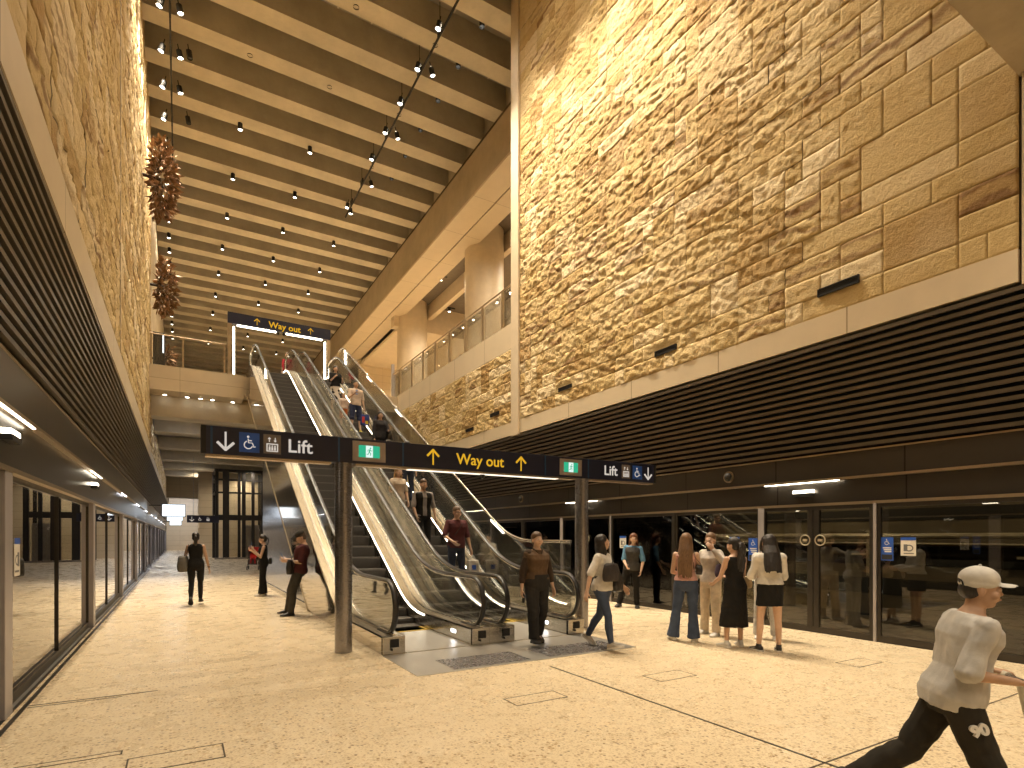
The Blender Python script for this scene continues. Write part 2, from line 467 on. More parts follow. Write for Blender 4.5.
def stone_wall(name, xface, sgn, y0, y1, z0, z1, seed, rough_fn, cw=0.305, ch=0.338, res=0.034):
    """coursed ashlar of split-faced blocks; the face looks along sgn*x"""
    r = np.random.default_rng(seed)
    ny = max(1, int(round((y1-y0)/cw))); nz = max(1, int(round((z1-z0)/ch)))
    cw = (y1-y0)/ny; ch = (z1-z0)/nz
    occ = np.zeros((nz, ny), bool)
    V = []; F = []; colr = []; off = 0
    for j in range(nz):
        i = 0
        while i < ny:
            if occ[j, i]: i += 1; continue
            w = int(r.choice([1, 2, 3, 4], p=[.22, .36, .28, .14]))
            k = 0
            while k < w and i+k < ny and not occ[j, i+k]: k += 1
            w = max(1, k); h = 1
            if r.random() < 0.13 and j+1 < nz and not occ[j+1, i:i+w].any(): h = 2
            occ[j:j+h, i:i+w] = True
            a0, a1 = y0+i*cw, y0+(i+w)*cw; b0, b1 = z0+j*ch, z0+(j+h)*ch
            nu = max(4, int((a1-a0)/res)+1); nv = max(4, int((b1-b0)/res)+1)
            g = 0.006
            us = np.concatenate([[a0], np.linspace(a0+g, a1-g, nu), [a1]]); vs = np.concatenate([[b0], np.linspace(b0+g, b1-g, nv), [b1]])
            U, W = np.meshgrid(us, vs, indexing='ij')
            cu, cv = (a0+a1)/2, (b0+b1)/2
            amp = rough_fn(cu, cv)
            # split face: overlapping tilted flakes at two sizes plus fine grain
            D = 0.045 + flakes(U, W, .25, .12, seed+1)*.7 + flakes(U, W, .12, .06, seed+5)*.55 + (lattice_noise(U+.5*W, W, 17, seed+2)-.5)*0.022
            ed = np.minimum(np.minimum(U-a0, a1-U)/.05, np.minimum(W-b0, b1-W)/.04)
            D = np.clip(D, 0, 0.12)*amp*(.78+.22*np.clip(ed, 0, 1)) + r.uniform(-.008, .012)*min(1, amp+.15)
            for vy, vz in VENTS:
                near = (np.abs(U-vy) < .40) & (np.abs(W-vz) < .13)
                D = np.where(near & (sgn < 0), np.minimum(D, .012), D)
            D = D + 0.02
            D0 = D.copy(); jr = r.uniform(.010, .035)*(1 if amp < .4 else r.choice([.15, .25, .9], p=[.45, .35, .2]))
            for sl_ in ((0, slice(None)), (-1, slice(None)), (slice(None), 0), (slice(None), -1)): D[sl_] = D0[sl_]-jr
            X = xface + sgn*D
            n_u, n_v = U.shape
            V.append(np.stack([X.ravel(), U.ravel(), W.ravel()], 1))
            I = np.arange(n_u*n_v).reshape(n_u, n_v)
            q = np.stack([I[:-1, :-1], I[1:, :-1], I[1:, 1:], I[:-1, 1:]], -1).reshape(-1, 4)
            if sgn < 0: q = q[:, ::-1]
            F.append(q+off); off += n_u*n_v
            vein = 0.0 if r.random() < 0.78 else r.uniform(.35, .9)
            colr.append(np.tile(np.array([r.random(), vein, r.random(), 1.0]), (n_u*n_v, 1)))
            i += w
    V = np.concatenate(V); F = np.concatenate(F); C = np.concatenate(colr)
    me = bpy.data.meshes.new(name)
    me.vertices.add(len(V)); me.vertices.foreach_set('co', V.ravel())
    me.loops.add(F.size); me.loops.foreach_set('vertex_index', F.ravel())
    me.polygons.add(len(F)); me.polygons.foreach_set('loop_start', np.arange(0, F.size, 4)); me.polygons.foreach_set('loop_total', np.full(len(F), 4))
    me.update(calc_edges=True)
    at = me.color_attributes.new('block', 'FLOAT_COLOR', 'POINT'); at.data.foreach_set('color', C.ravel())
    me.materials.append(M['stone'])
    o = bpy.data.objects.new(name, me); COL.objects.link(o)
    o['kind'] = ST
    return o
VENTS = [(4.94, 5.53), (8.55, 5.555), (12.16, 5.58), (16.05, 5.6), (17.9, 5.4)]
rf_right = lambda y, z: min(1.0, 0.08 + 0.46*max(0.0, min(1.0, (y-4.1 + (z-6.5)*0.25)/2.6)))
rf_left = lambda y, z: 0.24 + 0.26*max(0.0, min(1.0, (y-5.0)/3.0))
stone_wall('wall_right', SR, -1, 2.75, 14.48, 5.16, 18.6, 3, rf_right)
stone_wall('wall_right_lower', SR, -1, 14.92, 28.5, 5.16, 7.42, 5, lambda y, z: 0.55)
stone_wall('wall_left', SL, 1, 2.0, 13.30, 5.22, 18.6, 9, rf_left, res=0.055)
stone_wall('wall_left_far', SL, 1, 13.34, 26.6, 5.22, 18.6, 10, rf_left, res=0.07)
stone_wall('wall_left_low', SL, 1, 26.6, 56.0, 5.0, 6.4, 12, lambda y, z: 0.8, res=0.12)
# solid wall behind the facings
MB().box(SR+0.03, 2.4, 4.76, SR+0.6, 14.9, 19.2).build('wall_right_core', M['jointdark'], kind=ST)
MB().box(SR+0.03, 14.9, 4.76, SR+0.6, 60, 8.2).build('wall_right_core_low', M['jointdark'], kind=ST)
MB().box(SL-0.6, -6.5, 4.76, SL-0.03, 27, 19.2).build('wall_left_core', M['jointdark'], kind=ST)
MB().box(SL-0.6, 27, 4.76, SL-0.03, YEND, 8.2).build('wall_left_core_low', M['jointdark'], kind=ST)
# pale joint strip in the left stone
MB().box(SL-0.02, 13.29, 5.2, SL+0.06, 13.35, 18.6).build('trim_7', M['cream_plain'], kind=ST)
# pale trims under and beside the stone
MB().box(SR-0.045, 2.75, 4.75, SR+0.25, 14.48, 5.155).build('trim_8', M['cream'], kind=ST)
MB().box(SR-0.045, 14.92, 4.75, SR+0.25, 60, 5.155).build('trim_9', M['cream'], kind=ST)
MB().box(SR-0.10, 14.48, 4.70, SR+0.6, 14.92, 18.8).build('trim_10', M['cream_plain'], kind=ST, bevel=.01)
MB().box(SL-0.25, 2.0, 4.70, SL+0.05, YEND, 5.20).build('trim_11', M['cream'], kind=ST)
MB().box(SR-0.05, -6.5, 4.70, SR+0.25, 2.71, 16).build('trim_12', M['cream'], kind=ST)
MB().box(SL-0.25, -6.5, 4.70, SL+0.05, 1.98, 16).build('trim_13', M['cream'], kind=ST)

# black vent slots in the stone
def vent(y0, y1, z0, z1, label):
    t = empty('wall_vent', (SR-0.062, (y0+y1)/2, (z0+z1)/2), label=label, cat='vent', group='slot vents in the right stone wall')
    dy, dz = (y1-y0)/2, (z1-z0)/2
    m = MB(); w = .012
    m.box(0, -dy, -dz, .06, -dy+w, dz).box(0, dy-w, -dz, .06, dy, dz).box(0, -dy, -dz, .06, dy, -dz+w).box(0, -dy, dz-w, .06, dy, dz)
    m.build('frame', M['black'], t)
    m = MB().box(.02, -dy+w, -dz+w, .03, dy-w, dz-w)
    for k in range(3):
        z = -dz + (k+1)*2*dz/4
        m.box(.008, -dy+w, z-.006, .02, dy-w, z+.006)
    m.build('grille', M['black'], t)
vent(4.62, 5.26, 5.47, 5.59, 'black slot vent in the smoother stone nearest the right end')
vent(8.25, 8.86, 5.50, 5.61, 'black slot vent in the middle of the large rough stone wall')
vent(11.86, 12.46, 5.53, 5.63, 'black slot vent in the large stone wall beside its pale vertical edge')
vent(15.75, 16.35, 5.55, 5.66, 'black slot vent in the small stone panel beside the pale vertical edge')
vent(17.6, 18.2, 5.35, 5.45, 'black slot vent in the small stone panel farthest from the pale edge')

# ------------------------------------------------------------------ slatted soffits and door headers
def louvres(name, xb, zb, xt, zt, y0, y1, n, sgn):
    m = MB()
    for k in range(n):
        f = (k+0.5)/n
        x = xb+(xt-xb)*f; z = zb+(zt-zb)*f
        h = (zt-zb)/n*0.26; d = 0.055
        m.add([(x-sgn*d, y0, z-h), (x+sgn*d*.4, y0, z-h*.6), (x+sgn*d*.4, y0, z+h*.9), (x-sgn*d, y0, z+h),
               (x-sgn*d, y1, z-h), (x+sgn*d*.4, y1, z-h*.6), (x+sgn*d*.4, y1, z+h*.9), (x-sgn*d, y1, z+h)],
              [(0,3,2,1),(4,5,6,7),(0,1,5,4),(1,2,6,5),(2,3,7,6),(3,0,4,7)])
    o = m.build(name, M['louvre'], kind=ST)
    MB().add([(xb+sgn*.09, y0, zb), (xt+sgn*.09, y0, zt), (xt+sgn*.09, y1, zt), (xb+sgn*.09, y1, zb),
              (xb+sgn*.13, y0, zb), (xt+sgn*.13, y0, zt), (xt+sgn*.13, y1, zt), (xb+sgn*.13, y1, zb)],
             [(0,1,2,3),(7,6,5,4),(0,4,5,1),(1,5,6,2),(2,6,7,3),(3,7,4,0)]).build('backing', M['black'], o)
louvres('wall_right_slats', XR, 2.99, SR, 4.72, -6.5, YEND, 16, 1)
louvres('wall_left_slats', XL, 3.27, SL, 4.70, -6.5, YEND, 15, -1)
# headers: upper band, ledge with light line, lower band, glass head
def header(side, x, s, zt, zl, zg):
    MB().box(x, -6.5, zl+.03, x+s*.35, YEND, zt).build('trim_%d' % (20 if s > 0 else 30), M['header'], kind=ST)
    MB().box(x-s*.01, -6.5, zt-.012, x+s*.3, YEND, zt+.012).build('trim_%d' % (21 if s > 0 else 31), M['header_trim'], kind=ST)
    MB().box(x-s*.02, -6.5, zl-.01, x+s*.35, YEND, zl+.03).build('trim_%d' % (22 if s > 0 else 32), M['header_trim'], kind=ST)
    MB().box(x+s*.05, -6.5, zg+.04, x+s*.4, YEND, zl-.01).build('trim_%d' % (23 if s > 0 else 33), M['header'], kind=ST)
    MB().box(x-s*.01, -6.5, zg, x+s*.4, YEND, zg+.045).build('trim_%d' % (24 if s > 0 else 34), M['header_trim'], kind=ST)
header('right', XR, 1, 2.97, 2.54, 2.12)
header('left', XL, -1, 3.25, 2.76, 2.20)

# ------------------------------------------------------------------ platform screen doors
def bay(name, x, s, y0, y1, zg, mull=(), door=False):
    t = empty(name, (x, (y0+y1)/2, 0), kind=ST)
    L = (y1-y0)/2; w = .05
    m = MB()
    m.box(0, -L, 0, s*.05, L, .10).box(0, -L, zg-.06, s*.05, L, zg)
    m.box(0, -L, .1, s*.05, -L+w, zg-.06).box(0, L-w, .1, s*.05, L, zg-.06)
    for q in mull:
        q = q-(y0+y1)/2
        wm = .10 if door else .009
        m.box(-s*.004, q-wm, .1, s*.054, q-.006, zg-.06).box(-s*.004, q+.006, .1, s*.054, q+wm, zg-.06)
    m.build('frame', M['psd_frame'], t)
    MB().box(s*.018, -L+w, .10, s*.032, L-w, zg-.06).build('pane', M['psd_glass'], t)
    if door:
        for q in mull:
            q = q-(y0+y1)/2
            h = MB()
            for sy in (-1, 1):
                pts = [(-s*.02, q+sy*(.13+.085*math.cos(a)), 1.55+.085*math.sin(a)) for a in [2*PI*i/20 for i in range(20)]]
                h.tube(pts, .010, 6, closed=True)
                h.box(-s*.03, q+sy*.13-.035, 1.53, s*.01, q+sy*.13+.035, 1.57)
            h.build('handle', M['conduit'], t)
    return t
wn = dn = 1
edges = [-5.8, -3.75, -1.65, 0.4, 2.5, 4.55, 6.50, 8.60, 10.68]
while edges[-1] < 60: edges.append(edges[-1]+2.07)
for i in range(len(edges)-1):
    a, b = edges[i], edges[i+1]
    isdoor = (i % 3 == 2)
    if isdoor:
        bay('door_%d' % dn, XR, 1, a+.03, b-.03, 2.12, ((a+b)/2,), True); dn += 1
    else:
        bay('window_%d' % wn, XR, 1, a+.03, b-.03, 2.12); wn += 1
k = 40
for i, e in enumerate(edges[1:-1]):
    wide = .06 if i % 3 == 2 else .022
    x0 = XR-.015
    MB().box(x0, e-wide, 0, XR+.08, e+wide, 2.12).build('trim_%d' % k, M['psd_frame'] if i % 3 == 0 else M['psd_post'], kind=ST, bevel=.004); k += 1
ly = [0.65+5.85*q for q in range(-1, 19)]
for i in range(len(ly)-1):
    a, b = ly[i]+.26, ly[i+1]
    bay('window_%d' % wn, XL-.07, -1, a, b, 2.20, (a+2.7,)); wn += 1
for i, e in enumerate(ly):
    MB().box(XL-.12, e, -.004, XL, e+.26, 2.20).build('trim_%d' % k, M['psd_post'], kind=ST, bevel=.006); k += 1

# tunnels behind the glass
def tunnel(x0, x1, s, tag_):
    MB().box(x0, -6.5, -1.25, x1, YEND, -1.1).build('floor_track_'+tag_, M['tunnel_dark'], kind=ST)
    w = MB()
    w.box(x1, -6.5, -1.2, x1+s*.2, YEND, 4.6)
    w.build('wall_tunnel_'+tag_, M['tunnel'], kind=ST)
    b = MB()
    for z0, z1, d in ((2.55, 4.4, .012), (1.95, 2.2, .012), (1.0, 1.4, .012), (.35, .7, .012), (-.6, -.1, .012)):
        b.box(x1-s*d, -6.5, z0, x1, YEND, z1)
    b.build('trim_%s_bands' % tag_, M['tunnel_dark'], kind=ST)
    c = MB()
    for z, r_ in ((1.62, .06), (1.46, .02)):
        c.cyl((x1-s*.18, -6.5, z), (x1-s*.18, YEND, z), r_, n=8)
    for j in range(0, 40):
        y = -5+j*2.9
        c.box(x1-s*.2, y-.03, .75, x1, y+.03, 1.75).box(x1-s*.2, y-.03, 1.2, x1, y+.35, 1.24)
    c.build('trim_%s_conduits' % tag_, M['conduit'], kind=ST)
    MB().box(x0, -6.5, 4.62, x1+s*.2, YEND, 4.75).build('ceiling_tunnel_'+tag_, M['tunnel_dark'], kind=ST)
    MB().box(x0-s*.01, -6.5, -1.2, x0+s*.1, YEND, -.17).build('wall_platform_edge_'+tag_, M['tunnel_dark'], kind=ST)
tunnel(XR+.36, 13.2, 1, 'east')
tunnel(-1.76, -5.3, -1, 'west')

# ------------------------------------------------------------------ slab over the near end, wall behind
MB().box(XL, -6.5, 7.29, SR+.1, 2.75, 8.2).build('ceiling_near_slab', M['concrete_grey'], kind=ST)
MB().box(-2.2, -6.9, -.2, 10, -6.5, 8.2).build('wall_back', M['cream_x'], kind=ST)

# ------------------------------------------------------------------ ribbed concrete ceiling of the hall
CZ = 17.78
ce = MB().box(-1.7, 1.0, 18.72, 10.9, 90, 19.0).build('ceiling', M['slab'], kind=ST)
y = (17.05-1.487*10)*1.19
while y < 89:
    m = MB()
    m.add([(-1.7, y, CZ), (10.7, y, CZ), (10.7, y+.66, CZ), (-1.7, y+.66, CZ), (-1.7, y-.02, 18.72), (10.7, y-.02, 18.72), (10.7, y+.70, 18.72), (-1.7, y+.70, 18.72)],
          [(0,3,2,1),(4,5,6,7),(0,1,5,4),(1,2,6,5),(2,3,7,6),(3,0,4,7)])
    o = m.build('beam', M['concrete'], ce); o.data.materials.append(M['concrete_shaded'])
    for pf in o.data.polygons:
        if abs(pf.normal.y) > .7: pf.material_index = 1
    y += 1.7695
MB().box(-1.7, 1.0, 17.6, -1.05, 90, 18.72).build('wall_left_top', M['jointdark'], kind=ST)
MB().box(-1.7, .8, 8.2, 10.9, 1.0, 19.0).build('wall_near_top', M['cream_x'], kind=ST)
MB().box(-1.7, 90, 8.0, 20, 90.3, 19.0).build('wall_far_top', M['concrete'], kind=ST)
MB().box(-1.35, 26.6, 8.2, -1.06, 90, 18.72).build('wall_left_top_far', M['concrete'], kind=ST)

# ------------------------------------------------------------------ gallery on the right (upper level)
MB().box(10.59, 14.0, 15.985, 10.95, 90, 17.72).build('wall_bulkhead', M['bulkhead'], kind=ST)
MB().box(10.70, 1.0, 17.70, 10.95, 90, 18.72).build('wall_bulkhead_top', M['concrete_shaded'], kind=ST)
MB().box(10.57, 14.0, 17.70, 10.95, 90, 17.78).build('trim_110', M['jointdark'], kind=ST)
sf = MB().box(10.59, 14.0, 15.88, 11.59, 90, 15.98).box(11.65, 14.0, 15.88, 12.45, 90, 15.98).build('ceiling_gallery', M['cream_soffit'], kind=ST)
MB().box(11.58, 14.0, 15.94, 11.66, 90, 15.97).build('trim_111', M['black'], kind=ST)
MB().box(12.45, 14.0, 15.88, 12.52, 90, 17.0).build('trim_112', M['cream_plain'], kind=ST)
MB().box(12.5, 14.0, 16.95, 20.3, 90, 17.2).build('ceiling_gallery_dark', simple('gallery_ceiling', (0.16,0.13,0.095), 0.7), kind=ST)
MB().box(14.2, 14.2, 16.05, 14.5, 35.1, 16.95).build('trim_113', M['cream_plain'], kind=ST)
MB().box(11.9, 35.0, 15.2, 20.2, 35.6, 16.95).build('trim_114', M['cream_plain'], kind=ST)
MB().box(SR-.03, 14.92, 7.44, 20.3, 72, 8.25).build('floor_gallery', M['cream'], kind=ST)
MB().box(19.8, 14.0, 8.2, 20.1, 90, 17.2).build('wall_gallery_back', M['cream'], kind=ST)
MB().box(9.5, 13.8, 8.2, 20.1, 14.0, 19.0).build('wall_gallery_near', M['cream_x'], kind=ST)
MB().box(12.4, 45.2, 8.2, 20.1, 45.5, 17.2).build('wall_gallery_end', M['cream_x'], kind=ST)
MB().box(12.6, 36, 15.5, 19.8, 45.2, 15.7).build('ceiling_gallery_end', M['cream_plain'], kind=ST)
for i, (cx, cy) in enumerate(((13.2, 25.0), (13.2, 35.2))):
    c = MB().cyl((cx, cy, 8.25), (cx, cy, 17.0), .98, n=48)
    c.cyl((cx, cy, 15.3), (cx, cy, 15.33), .986, n=48)
    for a in (0.4, 2.5, 4.6):
        pass
    c.build('column', M['cream_plain'], smooth=True, kind=ST)
# openings in the back of the gallery
MB().box(15.0, 19.6, 8.25, 19.7, 20.3, 17.0).build('wall_gallery_pier', M['cream_plain'], kind=ST)
MB().box(15.3, 19.52, 13.4, 18.6, 19.6, 15.0).build('window_200', M['header'], kind=ST)

def railing():
    t = empty('glass_balustrade', (SR+.05, 21, 8.25), label='glass balustrade with dark posts along the upper gallery edge', cat='balustrade')
    ys = [15.70, 17.08, 18.44, 19.84, 21.22, 22.55, 23.90, 25.55]
    for q in ys:
        MB().box(-.02, q-21-.055, 0, .02, q-21+.055, 1.25).build('post', M['header_trim'], t)
    MB().box(-.06, 26.45-21, 0, .06, 26.6-21, 1.75).build('post', M['psd_post'], t, label='taller pale end post')
    MB().tube([(0, 14.95-21, 1.27), (0, 26.5-21, 1.27)], .028, 8).build('top_rail', M['header_trim'], t)
    e = [14.95]+ys+[26.45]
    for a, b in zip(e[:-1], e[1:]):
        MB().box(.025, a-21+.03, .05, .037, b-21-.03, 1.2).build('pane', M['glass'], t)
railing()

# ------------------------------------------------------------------ upper concourse bridge and lower concourse ceiling
BY = 25.4
MB().box(SL+.02, BY, 7.25, 2.25, BY+1.2, 8.2).build('wall_bridge_front', M['cream_x'], kind=ST)
MB().box(2.25, BY+.15, 7.45, SR, BY+1.2, 8.2).build('wall_bridge_right', M['cream_x'], kind=ST)
MB().box(-1.35, BY+1.2, 7.25, SR+.1, 90, 8.2).build('floor_upper', M['terrazzo'], kind=ST)
MB().box(-1.35, BY+1.0, 6.42, SR+.1, BY+1.9, 7.3).build('ceiling_beam', M['concrete'], kind=ST)
mm = MB()
yy = BY+4.5
MB().box(-1.3, BY+1.9, 6.95, SR+.1, YEND, 7.25).build('ceiling_lower', M['lowceil'], kind=ST)
while yy < 60:
    mm.box(-1.0, yy, 6.35, SR+.1, yy+.9, 6.96); yy += 5.4
mm.build('ceiling_lower_beams', M['concrete'], kind=ST)
MB().box(SL, 56, 4.9, 1.6, 57, 7.0).build('wall_portal_head', M['cream_x'], kind=ST)
MB().box(1.6, 56, 0, 2.1, 57, 7.0).build('wall_portal_jamb', M['cream_x'], kind=ST)
MB().box(1.2, 49.6, 0, SR, 49.8, 7.0).build('wall_behind_lift', M['cream_x'], kind=ST)
MB().box(SR-2.2, 60, 0, SR-.2, 61, 6.9).build('column', M['cream_plain'], kind=ST)
MB().box(XL, YEND, -.2, XR, YEND+.3, 7).build('wall_far', M['cream_x'], kind=ST)
# ================================================================== ESCALATORS
UZ = 8.2
def path(hf, zc, ya, yb, T=0.9, n=7):
    """(y,z) line: flat, 30 degree rise, flat at the top, with rounded bends"""
    zi = zc+1.62; ht = UZ+hf
    y1 = (hf-zi)/T30; y2 = (ht-zi)/T30
    P = [(ya, hf)]
    T1 = min(T, max(.05, (y1-ya)*.9)); T2 = min(T, max(.05, (yb-y2)*.9))
    c = math.cos(math.radians(30)); s = .5
    A = (y1-T1, hf); B = (y1, hf); C = (y1+T1*c, hf+T1*s)
    for k in range(n+1):
        t = k/n; P.append(((1-t)**2*A[0]+2*t*(1-t)*B[0]+t*t*C[0], (1-t)**2*A[1]+2*t*(1-t)*B[1]+t*t*C[1]))
    A = (y2-T2*c, ht-T2*s); B = (y2, ht); C = (y2+T2, ht)
    m = 14
    p0 = P[-1]
    for k in range(1, m): P.append((p0[0]+(A[0]-p0[0])*k/m, p0[1]+(A[1]-p0[1])*k/m))
    for k in range(n+1):
        t = k/n; P.append(((1-t)**2*A[0]+2*t*(1-t)*B[0]+t*t*C[0], (1-t)**2*A[1]+2*t*(1-t)*B[1]+t*t*C[1]))
    P.append((yb, ht))
    return P
def z_on(P, y):
    if y <= P[0][0]: return P[0][1]
    for (a, b), (c, d) in zip(P[:-1], P[1:]):
        if a <= y <= c: return b+(d-b)*(y-a)/max(1e-6, c-a)
    return P[-1][1]
YN0, YN1, RN = 7.72, 25.15, .375      # newel centres (bottom, top) and radius
HR = path(1.0, -6.2, YN0, YN1)
DK = path(.25, -7.15, 7.42, 25.45, .7)
PITCH = path(0.0, -7.3, 9.0, 24.6, .8)

def handrail_loop():
    P = []
    for k in range(15):
        a = -PI/2-PI*k/14*1.0
        P.append((YN0+RN*math.cos(a), 1.0-RN+RN*math.sin(a)))
    P += HR[1:-1]
    zt = UZ+1.0
    for k in range(15):
        a = PI/2-PI*k/14
        P.append((YN1+RN*math.cos(a), zt-RN+RN*math.sin(a)))
    P = [(YN0+.35, 1.0-2*RN+.0)]+P+[(YN1-.35, zt-2*RN)]
    return P
LOOP = handrail_loop()

def escalator(x0, x1, label, xo0, xo1, med=None, mirror=False):
    """x0/x1 handrail centre lines, xo0/xo1 outer faces of the decking"""
    xc = (x0+x1)/2; sk = .155
    t = empty('escalator', (xc, 7.4, 0), label=label, cat='escalator', group='escalators side by side')
    O = Vector((xc, 7.4, 0))
    def B(m, *a, **k):
        m.v = [(p[0]-O.x, p[1]-O.y, p[2]) for p in m.v]
        return m.build(*a, **k)
    for xh, sgn in ((x0, 1), (x1, -1)):
        hr = B(MB().tube([(xh, y, z) for y, z in LOOP], .022, 10, rx=.042), 'handrail', M['rubber'], t, smooth=True)
        inner = [(YN0+(y-YN0)*1, z) for y, z in LOOP]
        # steel guide just inside the rubber
        g = MB()
        gp = []
        for i, (y, z) in enumerate(LOOP):
            a = LOOP[max(0, i-1)]; b = LOOP[min(len(LOOP)-1, i+1)]
            dy, dz = b[0]-a[0], b[1]-a[1]; L = math.hypot(dy, dz)
            gp.append((xh, y+dz/L*.034, z-dy/L*.034))
        B(g.tube(gp, .018, 8, rx=.026), 'handrail_guide', M['steel'], t, smooth=True)
        # glass
        ys = [YN0-RN*.93, YN0-RN*.7, YN0-RN*.35]+[p[0] for p in HR[:-1]]+[YN1, YN1+RN*.35, YN1+RN*.7, YN1+RN*.93]
        lo = []; hi = []
        for y in ys:
            if y < YN0:
                h = math.sqrt(max(0, RN*RN-(y-YN0)**2)); lo.append((y, max(.27, 1-RN-h+.02))); hi.append((y, 1-RN+h-.03))
            elif y > YN1:
                h = math.sqrt(max(0, RN*RN-(y-YN1)**2)); lo.append((y, max(UZ+.27, UZ+1-RN-h+.02))); hi.append((y, UZ+1-RN+h-.03))
            else:
                lo.append((y, z_on(DK, y)-.01)); hi.append((y, z_on(HR, y)-.03))
        B(MB().strip_x(lo, hi, xh-.006, xh+.006), 'glass_balustrade_panel', M['glass'], t)
        # skirt facing the steps, light strip on its top edge
        xs = xh+sgn*sk
        low = [(y, z_on(PITCH, y)-.25) for y, z in DK]
        B(MB().strip_x(low, DK, xs-.012*sgn, xs+.0*sgn), 'skirt', M['steel'], t)
        B(MB().strip_x([(y, z-.035) for y, z in DK[1:-1]], [(y, z-.008) for y, z in DK[1:-1]], xs, xs+sgn*.012), 'light_strip', M['led'], t)
        # inner deck, glass clamp
        B(MB().strip_x([(y, z-.02) for y, z in DK], DK, xs, xh+sgn*.02), 'inner_deck', M['steel_pan'], t)
        B(MB().strip_x([(y, z-.02) for y, z in DK], [(y, z+.03) for y, z in DK], xh-.02, xh+.02), 'glass_clamp', M['steel'], t)
        xo = xo0 if sgn > 0 else xo1
        B(MB().strip_x([(y, z-.02) for y, z in DK], DK, xh-sgn*.02, xo), 'outer_deck', M['steel_pan'], t)
        bz = path(0.0, -8.8 if (mirror and sgn > 0) else -8.0, 7.42, 25.45, .3)
        out = [(y, max(0.0, z_on(bz, y))) for y, z in DK]
        B(MB().strip_x(out, DK, xo, xo+sgn*.015), 'side_cladding', M['clad'] if (mirror and sgn > 0) else M['steel_pan'], t)
        # front and inlet of the newel base
        nb = B(MB().box(xo, 7.40, 0, xs, 7.47, .25), 'newel_base', M['steel'], t, bevel=.006)
        B(MB().box(xh-.06, 7.385, .10, xh+.06, 7.41, .21).box(xh-.05, 7.36, .06, xh-.035, 7.40, .09), 'handrail_inlet', M['black'], nb)
        B(MB().box(xs-.014*sgn, 8.0, .10, xs-.0*sgn+.004*sgn, 8.16, .15), 'indicator_light', M['led_cool'], t)
    # steps
    xa, xb = x0+sk+.02, x1-sk-.02
    n = 0; y = 9.0
    ystep = .40
    while y < 24.7 and n < 60:
        z = z_on(PITCH, y+.06); zn = z_on(PITCH, y+.06+ystep)
        o = B(MB().box(xa, y, z-.03, xb, y+ystep, z), 'step', M['tread'], t)
        if zn-z > .02:
            B(MB().box(xa, y+ystep-.03, z, xb, y+ystep, zn-.03), 'riser', M['riser'], o)
        y += ystep; n += 1
    B(MB().box(xa, 7.40, -.02, xb, 9.02, .012), 'comb_plate', M['plate'], t)
    B(MB().box(xa, 9.0, .012, xb, 9.05, .018).box(xa, 9.05, -.02, xa+.05, 9.9, .016).box(xb-.05, 9.05, -.02, xb, 9.9, .016), 'yellow_comb', M['yellow'], t)
    B(MB().box(xa, 24.6, UZ-.02, xb, 25.5, UZ+.01), 'top_plate', M['plate'], t)
    # truss soffit
    bz = path(0.0, -8.8 if mirror else -8.0, 7.42, 25.45, .3)
    so = [(y, max(0.0, z)) for y, z in bz]
    so = [p for p in so if p[1] > .02 or p[0] > 9]
    B(MB().strip_x([(y, z-.12) for y, z in so if z > .1], [(y, z) for y, z in so if z > .1], xo0, xo1), 'truss_soffit', M['bulkhead'], t)
    if med:
        a, b = med
        B(MB().strip_x([(y, z-.03) for y, z in DK], [(y, z-.004) for y, z in DK], a, b), 'median_deck', M['steel_pan'], t)
        ri = MB()
        for xx in (a+.02, (a+b)/2-.01, b-.04):
            ri.strip_x([(y, z-.004) for y, z in DK], [(y, z+.018) for y, z in DK], xx, xx+.02)
        B(ri, 'median_rib', M['steel'], t)
        B(MB().box(a, 7.40, 0, b, 7.47, .25), 'median_end', M['steel'], t)
    return t
XA0, XA1, XB0, XB1 = 2.52, 3.87, 4.28, 5.62
escalator(XA0, XA1, 'empty escalator with bare steps on the side of the leaning man', XA0-.16, XA1+.13, (XA1+.13, XB0-.13), True)
escalator(XB0, XB1, 'escalator crowded with people riding down towards the platform', XB0-.13, XB1+.16)

# ------------------------------------------------------------------ glass screens along the outer sides
def screen(x, label, ztop_c, s, y_start):
    t = empty('glass_screen', (x, 8, 0), label=label, cat='glass screen')
    top = path(1.52, ztop_c, y_start, 25.0, .8)
    bot = path(0.0, -8.0, 7.5, 25.0, .3)
    def B(m, *a, **k):
        m.v = [(p[0]-x, p[1]-8, p[2]) for p in m.v]; return m.build(*a, **k)
    B(MB().tube([(x, y, z) for y, z in top], .030, 10, rx=.022), 'top_rail', M['steel'], t, smooth=True)
    ys = [y for y, z in top]
    cut = [y_start, 9.2, 11.2, 13.2, 15.2, 17.2, 19.2, 21.2, 23.2, 25.0]
    for a, b in zip(cut[:-1], cut[1:]):
        yy = sorted(set([a+.006]+[q for q in ys if a+.02 < q < b-.02]+[b-.006]))
        B(MB().strip_x([(q, max(.03, z_on(bot, q)-.02)) for q in yy], [(q, z_on(top, q)-.03) for q in yy], x-.008, x+.008), 'pane', M['glass'], t)
    B(MB().strip_x([(y, max(0, z-.05)) for y, z in bot if y >= y_start], [(y, max(.06, z+.03)) for y, z in bot if y >= y_start], x-.02, x+.02), 'base_channel', M['steel'], t)
    m = MB()
    for a in (.04, .28, .5, .73):
        y = 9.9+a*14; L = .55
        zz = [(q, z_on(top, q)-.05) for q in (y, y+L)]
        if s > 0:
            m.strip_x([(q, z-.012) for q, z in zz], [(q, z+.012) for q, z in zz], x-.03, x-.018)
    if s > 0: B(m, 'light_strip', M['led'], t)
screen(6.0, 'tall glass screen with pale rail behind the crowded escalator', -5.95, 1, 8.06)
#screen(2.10, 'tall glass screen that the man in maroon leans on', -6.05, -1, 8.06)

